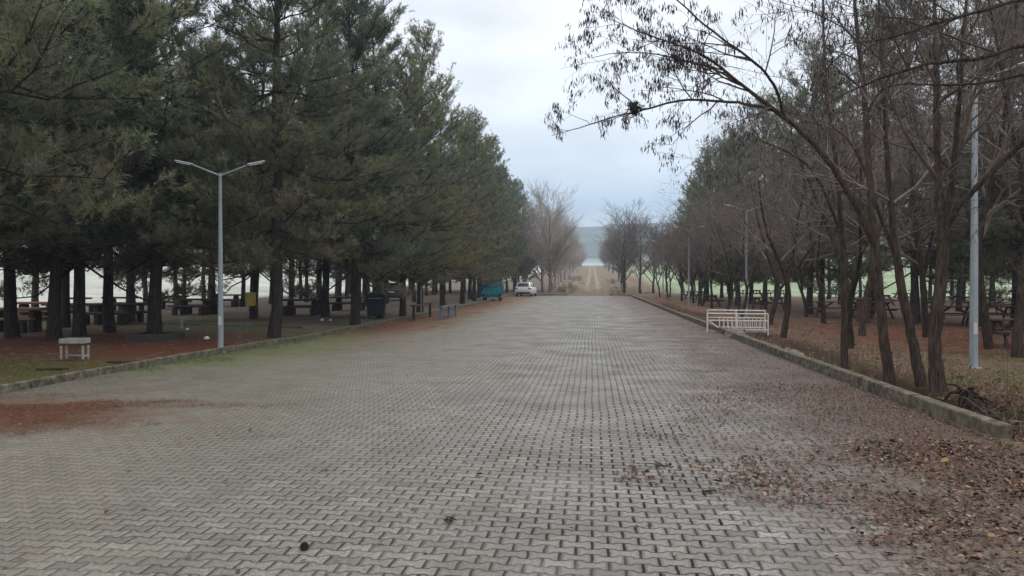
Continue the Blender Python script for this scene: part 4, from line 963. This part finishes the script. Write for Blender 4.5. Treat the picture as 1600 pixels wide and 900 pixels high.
def litterbit(px, py, s, lab):
    p = gp(px, py, .05); me = rock(rs, s, .7); me.materials[0] = M['paper']; me.name = 'paper_litter'
    o = obj('paper_litter', me, None, (p.x, p.y, gz(p.x, p.y)+s*.5)); tag(o, lab, 'litter', 'white litter on the left grove floor')
litterbit(323, 531, .07, 'crumpled white paper on the red earth left of the lamp post'); litterbit(293, 517, .05, 'tiny white scrap near the small white post'); litterbit(503, 501, .07, 'white litter lying under the kerbside pines'); litterbit(516, 501, .06, 'second white litter piece beside the first under the kerbside pines')

# ------------------------------------------------------------------ lamp posts
def lamp(px, py, top_y, lab, arm=1.15, rz=0.0, arms=(1, 1), z=0.0, r=.055):
    p = gp(px, py, z); D = .9946*p.y-.1037*p.x; H = CAM_H-z+(438-top_y)/F*D
    z = gz(p.x, p.y); t = empty('street_lamp', (p.x, p.y, z), rz, label=lab, cat='street lamp', group='twin armed street lamps')
    b = MB(); b.bar((0, 0, -.05), (0, 0, H*.45), r*2.3, sides=8, r2=r*1.0); b.bar((0, 0, H*.45), (0, 0, H), r*1.95, sides=8, r2=r*.62); b.build('pole', M['galv'], t)
    b = MB(); b.box((0, 0, .01), (.24, .24, .02), bev=.003)
    for sx in (-1, 1):
        for sy in (-1, 1): b.bar((sx*.09, sy*.09, .02), (sx*.09, sy*.09, .05), .02, sides=6)
    b.build('base_plate', M['galv'], t)
    b = MB(); b.box((0, -r*1.05, .75), (.07, .012, .22), bev=.003); b.build('service_hatch', M['lamp_head'], t)
    MB().bar((0, 0, H-.02), (0, 0, H+.06), .085, sides=8).build('pole_cap', M['galv'], t)
    for s, on in zip((-1, 1), arms):
        if not on: continue
        e_ = (s*arm, 0, H+arm*.40)
        MB().bar((0, 0, H), e_, .038, sides=6).build('arm', M['galv'], t)
        h = MB(); d = Vector((s, 0, .28)).normalized(); c = Vector(e_)+d*.22
        h.box(c, (.42, .10, .03), ry=-s*math.atan(.20), bev=.018); hd = h.build('lamp_head', M['lamp_head'], t)
        MB().box(c+Vector((0, 0, -.034)), (.32, .09, .012), ry=-s*math.atan(.20), bev=.003).build('lens', M['plate'], hd)
    return t
lamp(345, 548, 272, 'twin armed lamp post beside the left kerb', .62, 0.15, z=.05)
lamp(1521, 584, 138, 'nearest and tallest lamp post, standing on the right verge', .72, 0.0, z=-.05, r=.065)
lamp(1166, 497, 332, 'lamp post rising right behind the cream railing', .62, 0, z=-.03)
lamp(1076, 481, 363, 'twin armed lamp post at the kerb left of the cream railing', .58, 0, z=-.03)
lamp(1036, 468, 383, 'farthest lamp post on the right, near the end of the kerb', .62, 0, z=-.03)
p = gp(658, 488, .05); t = empty('thin_post', (p.x, p.y, gz(p.x, p.y)), label='thin pale metal post among the pines above the dark bench frame', cat='post')
MB().bar((0, 0, -.05), (0, 0, 3.3), .055, sides=8).build('shaft', M['galv'], t); MB().bar((0, 0, 3.3), (0, 0, 3.34), .075, sides=8).build('cap', M['galv'], t)

# ------------------------------------------------------------------ cream footbridge railings
def railing(pl, pr, H, lab, brace):
    L = (Vector(pr)-Vector(pl)).length; ang = math.atan2(pr[1]-pl[1], pr[0]-pl[0])
    t = empty('railing', pl, ang, label=lab, cat='railing', group='cream footbridge railings')
    w_ = .042
    MB().bar((0, 0, H), (L, 0, H), w_, sides=8).build('top_rail', M['cream_paint'], t)
    MB().bar((0, 0, H*.60), (L, 0, H*.60), w_*.9, sides=8).build('middle_rail', M['cream_paint'], t)
    MB().bar((.42, 0, .05), (L, 0, .05), w_*.9, sides=8).build('bottom_rail', M['cream_paint'], t)
    for x in (0, L*.5, L): MB().bar((x, 0, -.12 if x != L*.5 else .05), (x, 0, H), w_, sides=8).build('post', M['cream_paint'], t)
    for k in range(1, 13):
        x = .12+(L-.12)*k/13
        if x > .3 and abs(x-L*.5) > .04: MB().bar((x, 0, .05), (x, 0, H*.60), w_*.6, sides=6).build('baluster', M['cream_paint'], t)
    if brace: MB().bar((.04, 0, H*.60), (.42, 0, .05), w_*.9, sides=8).build('brace', M['cream_paint'], t)
    return t
a = gp(1105, 517, .05); b = gp(1191, 522, .05)
D0 = a.y+.0; a2 = Vector((a.x, D0, .06)); L_ = (1192-1105)/F*D0
railing(a2, a2+Vector((L_, -.35, -.02)), .56*D0/26*1.02, 'nearer cream metal railing with a diagonal brace over the ditch', True)
a3 = Vector(((1101-925)/F*(D0+1.25), D0+1.25, .06)); railing(a3, a3+Vector((L_*.99, -.35, 0)), .62*D0/26*1.02, 'farther cream metal railing of the little footbridge', False)
br = MB(); br.box((a2.x+L_*.5, D0+.45, -.03), (L_*.98, 1.3, .12), bev=.02); tag(br.build('footbridge_slab', M['kerb']), 'concrete slab of the little footbridge over the ditch', 'footbridge')

# ------------------------------------------------------------------ picnic furniture
def picnic(mat, L=1.9):
    t = empty('picnic_table')
    top = MB()
    for k in range(5): top.box((0, -.30+k*.15, .74), (L, .138, .04), bev=.006)
    top.build('tabletop', mat, t)
    for s in (-1, 1):
        b = MB()
        for k in range(2): b.box((0, s*(.64+k*.14), .44), (L, .13, .04), bev=.006)
        b.build('bench', mat, t)
    for s in (-1, 1):
        x = s*(L/2-.28); b = MB()
        for q in (-1, 1): b.bar((x, q*.62, 0), (x, q*.22, .72), .045, .10)
        b.box((x+s*.05, 0, .40), (.045, 1.52, .10)); b.box((x+s*.05, 0, .685), (.045, .70, .08))
        b.build('leg_frame', mat, t)
    for s in (-1, 1): MB().bar((s*(L/2-.30), 0, .40), (s*.12, 0, .70), .045, .08).build('brace', mat, t)
    remember(t); return t
def logtable(mat, mat2):
    t = empty('log_table')
    top = MB()
    for k in range(3): top.box((0, -.24+k*.24, .72), (1.9, .225, .085), bev=.03)
    top.build('tabletop', mat, t)
    for s in (-1, 1):
        top = MB(); top.box((0, s*.72, .42), (1.9, .28, .09), bev=.035); bn = top.build('bench', mat, t)
        for q in (-1, 1): MB().box((q*.62, s*.72, .18), (.20, .24, .38), bev=.04).build('bench_block', mat2, bn)
    for q in (-1, 1): MB().box((q*.55, 0, .33), (.24, .42, .69), bev=.05).build('leg', mat2, t)
    remember(t); return t
T_dark = picnic(M['table_wood']); T_grey = picnic(M['grey_wood'])
L_dark = logtable(M['dark_wood'], M['dark_wood']); L_or = logtable(M['orange_wood'], M['dark_wood'])
protos = {id(o): True for o in (T_dark, T_grey, L_dark, L_or)}
def put(proto, px, py, rz, lab, cat, group, sc=1.0, z=-.05):
    p = gp(px, py, z); o = proto if protos.pop(id(proto), None) else copy_tree(proto)
    o.location = (p.x, p.y, gz(p.x, p.y)); o.rotation_euler = (0, 0, rz); o.scale = (sc,)*3
    for k_ in ('label', 'category', 'group'):
        if k_ in o: del o[k_]
    return tag(o, lab, cat, group)
GT = 'A frame picnic tables in the right grove'
put(T_dark, 1489, 508, .06, 'dark picnic table left of the near lamp post, first of the joined pair', 'picnic table', GT)
put(T_dark, 1550, 508, .02, 'dark picnic table right of the near lamp post, second of the joined pair', 'picnic table', GT, 1.0)
put(T_dark, 1603, 541, -.10, 'red brown picnic table cut off by the right edge of the photo', 'picnic table', GT)
put(T_grey, 1305, 496, .05, 'pale topped picnic table right of the thick dark pine', 'picnic table', GT)
put(T_dark, 1362, 497, .5, 'dark picnic table next to the brown square pillar', 'picnic table', GT)
put(T_dark, 1200, 485, .25, 'dark picnic table behind the right end of the railing', 'picnic table', GT)
put(T_dark, 1111, 479, 1.45, 'picnic table seen end on, left of the railing', 'picnic table', GT)
put(T_dark, 1086, 468, .6, 'small far picnic table just right of the middle lamp post', 'picnic table', GT)
put(T_grey, 1382, 478, 1.2, 'greyish picnic table behind the leaning bare trunks', 'picnic table', GT)
put(T_grey, 1478, 481, .1, 'table with pale bottle on it behind the joined pair', 'picnic table', GT)
put(T_grey, 1538, 482, .15, 'grey picnic table behind the joined pair, right of the lamp post', 'picnic table', GT)
put(T_dark, 1572, 489, -.1, 'dark picnic table left of the big dark pine at the right edge', 'picnic table', GT)
for px, lab in ((1150, 'far row picnic table left of the lamp post behind the railing'), (1182, 'far row picnic table right of the lamp post behind the railing'), (1212, 'far row picnic table behind the crooked bare tree'), (1292, 'far row picnic table right of the thick dark pine'), (1322, 'far row picnic table behind the straight bare trunk'), (1345, 'far row picnic table above the brown pillar'), (1408, 'far row picnic table seen in the gap right of the arching trunk'), (1436, 'far row picnic table between the leaning and the stout trunk'), (1487, 'far row picnic table seen just right of the stout trunk'), (1512, 'far row picnic table hidden partly by the near lamp post'), (1568, 'far row picnic table near the big right edge pine')):
    put(T_dark, px, 465, random.choice((0, .1, 1.3, -.2)), lab, 'picnic table', 'far row of picnic tables before the green field')
GLT = 'log tables in the left grove'
put(L_dark, 473, 494, .12, 'dark log picnic table by the kerbside pines', 'log table', GLT, z=.05)
put(L_dark, 305, 493, .05, 'dark log table left of the left lamp post', 'log table', GLT, z=.05)
put(L_dark, 178, 508, .1, 'dark log table half hidden behind the black trunked pine', 'log table', GLT, z=.05)
put(L_or, 28, 519, .1, 'orange brown log table at the left edge', 'log table', GLT, z=.05)
put(L_or, 60, 503, .15, 'orange topped log table behind the left edge pines', 'log table', GLT, z=.05)
put(L_dark, 545, 486, .1, 'dark log table seen left of the dark kerbside pine', 'log table', GLT, z=.05)
put(L_dark, 266, 484, .2, 'pale topped far log table between the concrete ring and the lamp post', 'log table', GLT, z=.05)
put(L_dark, 190, 488, -.1, 'far log table behind the black trunked pine', 'log table', GLT, z=.05)
put(L_dark, 355, 480, .1, 'far log table just right of the left lamp post', 'log table', GLT, z=.05)
put(L_dark, 110, 490, .0, 'far dark log table behind the white metal stand', 'log table', GLT, z=.05)
# white metal stand (four legged trough)
p = gp(117, 563, .05); t = empty('metal_stand', (p.x, p.y, gz(p.x, p.y)), .12, label='small white metal stand with deep apron on the red earth', cat='metal stand')
W_, Dp, Hh = .50, .26, .43
MB().box((0, -Dp/2, Hh-.05), (W_, .02, .10), bev=.004).box((0, Dp/2, Hh-.05), (W_, .02, .10), bev=.004).box((-W_/2+.01, 0, Hh-.052), (.02, Dp-.03, .095)).box((W_/2-.01, 0, Hh-.052), (.02, Dp-.03, .095)).build('apron', M['white_paint'], t)
MB().box((0, 0, Hh-.085), (W_-.05, Dp-.03, .012)).build('tray', M['white_paint'], t)
for sx in (-1, 1):
    for sy in (-1, 1): MB().box((sx*(W_/2-.03), sy*(Dp/2-.03), (Hh-.15)/2-.01), (.04, .04, Hh-.13), bev=.004).build('leg', M['white_paint'], t)
MB().box((0, Dp/2-.03, .07), (W_-.1, .022, .03)).box((W_/2-.03, 0, .07), (.022, Dp-.1, .03)).build('stretcher', M['white_paint'], t)
# concrete ring
p = gp(228, 534, .05); t = empty('concrete_ring', (p.x+.1, p.y+.3, gz(p.x, p.y)), .05, label='low dark square concrete ring round the foot of a pine', cat='planter')
for c, d in (((0, -.5, .09), (1.1, .1, .2)), ((0, .5, .09), (1.1, .1, .2)), ((-.5, 0, .09), (.1, .898, .2)), ((.5, 0, .09), (.1, .898, .2))): MB().box(c, d, bev=.012).build('ring_side', M['concrete'], t)
# small white post
p = gp(284, 515, .05); t = empty('marker_post', (p.x, p.y, gz(p.x, p.y)), label='short whitish marker post on the grove floor left of the lamp', cat='post')
MB().box((0, 0, .17), (.09, .07, .36), bev=.012).build('shaft', M['white_paint'], t); MB().box((0, 0, .36), (.11, .09, .03), bev=.008).build('cap', M['white_paint'], t)
# yellow bin on the trunk
p = gp(398, 503, .05); t = empty('litter_bin', (p.x+.03, p.y-.42, gz(p.x, p.y)+.62), label='yellow litter bin hung on a pine trunk', cat='litter bin')
MB().prism([(-.15, 0), (.15, 0), (.18, .5), (-.18, .5)], -.11, .11).build('bin_body', M['yellow'], t)
MB().box((0, 0, .51), (.40, .26, .03), bev=.008).build('rim', M['galv'], t); MB().box((0, .13, .3), (.05, .04, .45)).build('bracket', M['galv'], t)
MB().box((0, -.116, .26), (.16, .004, .12)).build('notice_panel', M['white_paint'], t)
# brown pillar with flat cap
p = gp(1349, 503, -.05); t = empty('brick_pillar', (p.x, p.y, gz(p.x, p.y)), .1, label='brown square waist high pillar beside a picnic table', cat='pillar')
MB().box((0, 0, .48), (.42, .42, .98), bev=.02).build('shaft', M['brick_brown'], t); MB().box((0, 0, .995), (.50, .50, .06), bev=.015).build('cap', M['grey_wood'], t)
# bottle on table
p = gp(1501, 481, -.05); t = empty('bottle', (p.x-.3, p.y, gz(p.x, p.y)+.76), label='pale bottle standing on a picnic table left of the near lamp post', cat='bottle')
MB().bar((0, 0, 0), (0, 0, .22), .09, sides=10).bar((0, 0, .22), (0, 0, .29), .09, sides=10, r2=.018).build('bottle_body', M['plate'], t); MB().bar((0, 0, .29), (0, 0, .33), .036, sides=8).build('bottle_cap', M['blue_paint'], t)

# ------------------------------------------------------------------ bench frames by the left kerb
def benchframe(posts, H, mat, top, lab, group):
    P_ = [gp(px, py, 0) for px, py in posts]; o0 = P_[0]; t = empty('bench_frame', (o0.x, o0.y, 0), label=lab, cat='bench frame', group=group)
    for q in P_: d = q-o0; MB().box((d.x, d.y, H/2), (.10, .10, H), bev=.01).build('leg', mat, t)
    d = P_[-1]-o0; n = Vector((d.y, -d.x, 0)).normalized()*.0; b = MB(); b.bar((-d.x*.05, -d.y*.05, H+.03), (d.x*1.05, d.y*1.05, H+.03), .20, .06); b.build('seat', top, t)
    return t
benchframe([(689.5, 500), (701.5, 496.5), (712, 494)], .52, M['blue_paint'], M['grey_wood'], 'bench with three blue legs and weathered grey seat by the left kerb', None)
benchframe([(646.5, 501), (672, 495)], .60, M['dark_wood'], M['dark_wood'], 'dark wooden bench frame left of the blue legged one', None)
# navy container
p = gp(586, 497, .05); t = empty('waste_container', (p.x, p.y+.2, gz(p.x, p.y)), .2, label='navy blue waste container between two kerbside pines', cat='waste container')
MB().prism([(-.36, .12), (.36, .12), (.42, 1.0), (-.42, 1.0)], -.33, .33).build('body', M['navy'], t)
MB().prism([(-.44, 1.0), (.44, 1.0), (.40, 1.08), (.2, 1.15), (-.2, 1.15), (-.40, 1.08)], -.36, .36).build('lid', M['navy'], t)
for sx in (-1, 1): MB().bar((sx*.30-.03, -.28, .07), (sx*.30+.03, -.28, .07), .13, sides=10).build('wheel', M['rubber'], t)
MB().bar((-.3, -.38, .9), (.3, -.38, .9), .03, sides=6).build('handle', M['galv'], t)

# ------------------------------------------------------------------ teal tank trailer
def wheel(r, w_, parent, c):
    t_ = MB(); n = 20; rings = []
    for (x, q) in ((-w_/2, r*.62), (-w_/2, r*.93), (-w_*.38, r), (w_*.38, r), (w_/2, r*.93), (w_/2, r*.62)):
        rings.append([(c[0]+x, c[1]+q*math.cos(2*math.pi*i/n), c[2]+q*math.sin(2*math.pi*i/n)) for i in range(n)])
    t_.loft(rings); o = t_.build('wheel', M['rubber'], parent, smooth=False)
    rm = MB(); rm.bar((c[0]-w_*.52, c[1], c[2]), (c[0]+w_*.52, c[1], c[2]), r*1.15, sides=16); rm.build('rim', M['galv'], o); return o
p = gp(768, 470.5, 0); t = empty('tank_trailer', (p.x, p.y, 0), R(3), label='teal ribbed tank trailer under the last pines on the left', cat='trailer'); t.scale = (.9, .8, .95)
oc = [(-.30, .52), (.30, .52), (.86, .66), (.90, 1.28), (.62, 1.68), (.30, 1.84), (-.30, 1.84), (-.62, 1.68), (-.90, 1.28), (-.86, .66)]
MB().prism(oc, 0, 3.0).build('tank_body', M['teal'], t)
s = 1.025
for yy in (-.005, 1.0, 2.0, 2.97):
    b = MB(); ring = [(x*s, (z-1.18)*s+1.18) for x, z in oc]; n = len(ring)
    for i in range(n): a_, c_ = ring[i], ring[(i+1) % n]; b.bar((a_[0], yy, a_[1]), (c_[0], yy, c_[1]), .05)
    b.build('hoop_rib', M['teal_trim'], t)
for x in (-.44, .0, .44): MB().box((x, -.02, 1.17), (.045, .045, 1.18), bev=.008).build('end_rib', M['teal_trim'], t)
b = MB(); n = 9; rings = []
rs2 = np.random.default_rng(3)
for j in range(7):
    yy = -.12+j*.42; rings.append([(x, yy+rs2.normal(0, .03), 1.26+.62*math.cos(x/.98*1.5)+.05*rs2.normal()+.02-(.42*(x < .15) if j == 0 else 0)) for x in np.linspace(-.98, .62, n)])
vs = [v for r_ in rings for v in r_]; fs = [(a_*n+i, a_*n+i+1, (a_+1)*n+i+1, (a_+1)*n+i) for a_ in range(6) for i in range(n-1)]
vs += [(v[0], v[1], v[2]+.03) for v in vs[:]]; m_ = len(vs)//2; fs += [tuple(q+m_ for q in f[::-1]) for f in fs[:]]; b.add(vs, fs); b.build('cover', M['tarp'], t)
b = MB(); b.box((0, 1.5, .44), (1.2, 2.9, .10)); b.box((0, -.08, .36), (1.5, .10, .08)); b.bar((-.5, 0, .42), (0, -1.1, .38), .07).bar((.5, 0, .42), (0, -1.1, .38), .07); b.build('chassis', M['teal_trim'], t)
MB().bar((0, -1.1, .38), (0, -1.1, .02), .05).build('jack_stand', M['galv'], t)
for sx in (-1, 1):
    for yy in (.45, 2.5): wheel(.33, .20, t, (sx*.72, yy, .33))
MB().box((-.02, -.04, .46), (.14, .1, .2), bev=.01).build('valve_box', M['teal'], t)
# ------------------------------------------------------------------ cars
def car(loc, rz, paint, lab, L=4.3, W=1.82, H=1.50):
    "rear faces -y"
    t = empty('parked_car', loc, rz, label=lab, cat='car')
    w2 = W/2
    def ring(y, zb, zt, wd, tuck=.05):
        return [(-wd+.06, y, zb), (-wd, y, zb+.14), (-wd, y, zt-.16), (-wd+tuck, y, zt-.03), (-wd+tuck+.12, y, zt), (wd-tuck-.12, y, zt), (wd-tuck, y, zt-.03), (wd, y, zt-.16), (wd, y, zb+.14), (wd-.06, y, zb)]
    lower = [ring(0, .42, .86, w2-.13), ring(.05, .34, .94, w2-.05), ring(.22, .26, 1.0, w2), ring(1.0, .22, 1.0, w2), (ring(2.6, .22, .98, w2)), ring(3.3, .24, .92, w2-.01), ring(4.0, .28, .78, w2-.06), ring(L-.05, .34, .66, w2-.16), ring(L, .42, .58, w2-.25)]
    MB().loft(lower).build('body', paint, t, smooth=True)
    def cab(y, zt, wb, wt): return [(-wb, y, .93), (-wt-.04, y, zt-.10), (-wt+.07, y, zt), (wt-.07, y, zt), (wt+.04, y, zt-.10), (wb, y, .93)]
    cabr = [cab(.10, 1.02, w2-.14, w2-.20), cab(.38, H-.10, w2-.10, w2-.27), cab(.60, H-.02, w2-.08, w2-.26), cab(1.5, H, w2-.07, w2-.24), cab(2.3, H-.05, w2-.08, w2-.26), cab(3.1, 1.02, w2-.12, w2-.18)]
    c_ = MB().loft(cabr).build('cabin', paint, t, smooth=False)
    # glass: rear window follows the tailgate slope
    MB().add([(-.56, .125, 1.06), (.56, .125, 1.06), (.50, .352, H-.14), (-.50, .352, H-.14), (-.56, .09, 1.06), (.56, .09, 1.06), (.50, .318, H-.14), (-.50, .318, H-.14)], [(4, 5, 6, 7), (0, 3, 2, 1), (0, 1, 5, 4), (1, 2, 6, 5), (2, 3, 7, 6), (3, 0, 4, 7)]) if False else None
    g_ = MB(); g_.add([(-.62, .085, 1.06), (.62, .085, 1.06), (.54, .325, H-.15), (-.54, .325, H-.15), (-.62, .16, 1.06), (.62, .16, 1.06), (.54, .40, H-.15), (-.54, .40, H-.15)], [(0, 1, 2, 3), (4, 7, 6, 5), (0, 4, 5, 1), (1, 5, 6, 2), (2, 6, 7, 3), (3, 7, 4, 0)]); g_.build('rear_window', M['glass'], t)
    for s in (-1, 1):
        for y0, y1, y2, y3 in ((.62, 1.50, .75, 1.50), (1.56, 2.75, 1.56, 2.30)):
            z0, z1 = 1.0, H-.12; xb, xt = s*(w2-.085), s*(w2-.215)
            g_ = MB(); g_.add([(xb, y0, z0), (xb, y1, z0), (xt, y3, z1), (xt, y2, z1), (xb-s*.05, y0, z0), (xb-s*.05, y1, z0), (xt-s*.05, y3, z1), (xt-s*.05, y2, z1)], [(0, 1, 2, 3), (4, 7, 6, 5), (0, 4, 5, 1), (1, 5, 6, 2), (2, 6, 7, 3), (3, 7, 4, 0)]); g_.build('side_window', M['glass'], t)
        MB().box((s*(w2-.20), .0, .86), (.30, .10, .14), rz=s*.12, bev=.02).build('tail_light', M['tail_red'], t)
        MB().box((s*(w2+.06), 2.62, 1.04), (.16, .10, .13), bev=.03).build('wing_mirror', paint, t)
        for y in (.82, 3.42): wheel(.33, .21, t, (s*(w2-.12), y, .33))
    MB().box((0, .05, .40), (W-.34, .12, .20), bev=.03).build('bumper', M['plastic_dark'], t)
    MB().box((0, -.012, .70), (.50, .02, .11), bev=.004).build('number_plate', M['plate'], t)
    MB().box((0, .36, H-.035), (1.18, .22, .035), bev=.01).build('spoiler', paint, t)
    return t
p = gp(817, 463.3, 0); car((p.x, p.y, 0), R(-5), M['car_white'], 'white hatchback parked at the road end beyond the teal trailer')
p = gp(611, 472, 0); car((p.x, p.y, gz(p.x, p.y)), R(10), M['car_dark'], 'dark blue car mostly hidden behind the kerbside pines', H=1.42)

# small dead leaves nest in the arching bough
V, Q = tubes([(np.array([rs.normal(0, .05, 3) for _ in range(4)]), [.006, .008, .006, .003]) for _ in range(60)], 3)
q = dp(992, 170, 11.25); o = obj('bird_nest', mesh_np('bird_nest', V, Q, M['pods']), None, tuple(q)); tag(o, 'small dark nest of twigs on the bough over the road', 'nest')

# ------------------------------------------------------------------ haze
hb = MB(); hb.box((0, 640, 40), (2000, 1480, 88)); hz = hb.build('haze', M['paper']); tag(hz, kind='stuff')
mm = bpy.data.materials.new('haze'); mm.use_nodes = True; tt_ = mm.node_tree; tt_.nodes.clear()
pv = tt_.nodes.new('ShaderNodeVolumePrincipled'); pv.inputs['Color'].default_value = (.72, .84, 1, 1); pv.inputs['Density'].default_value = .0007; pv.inputs['Anisotropy'].default_value = .2
oo = tt_.nodes.new('ShaderNodeOutputMaterial'); tt_.links.new(pv.outputs[0], oo.inputs['Volume']); hz.data.materials[0] = mm
print('objects', len(bpy.data.objects), 'haze')
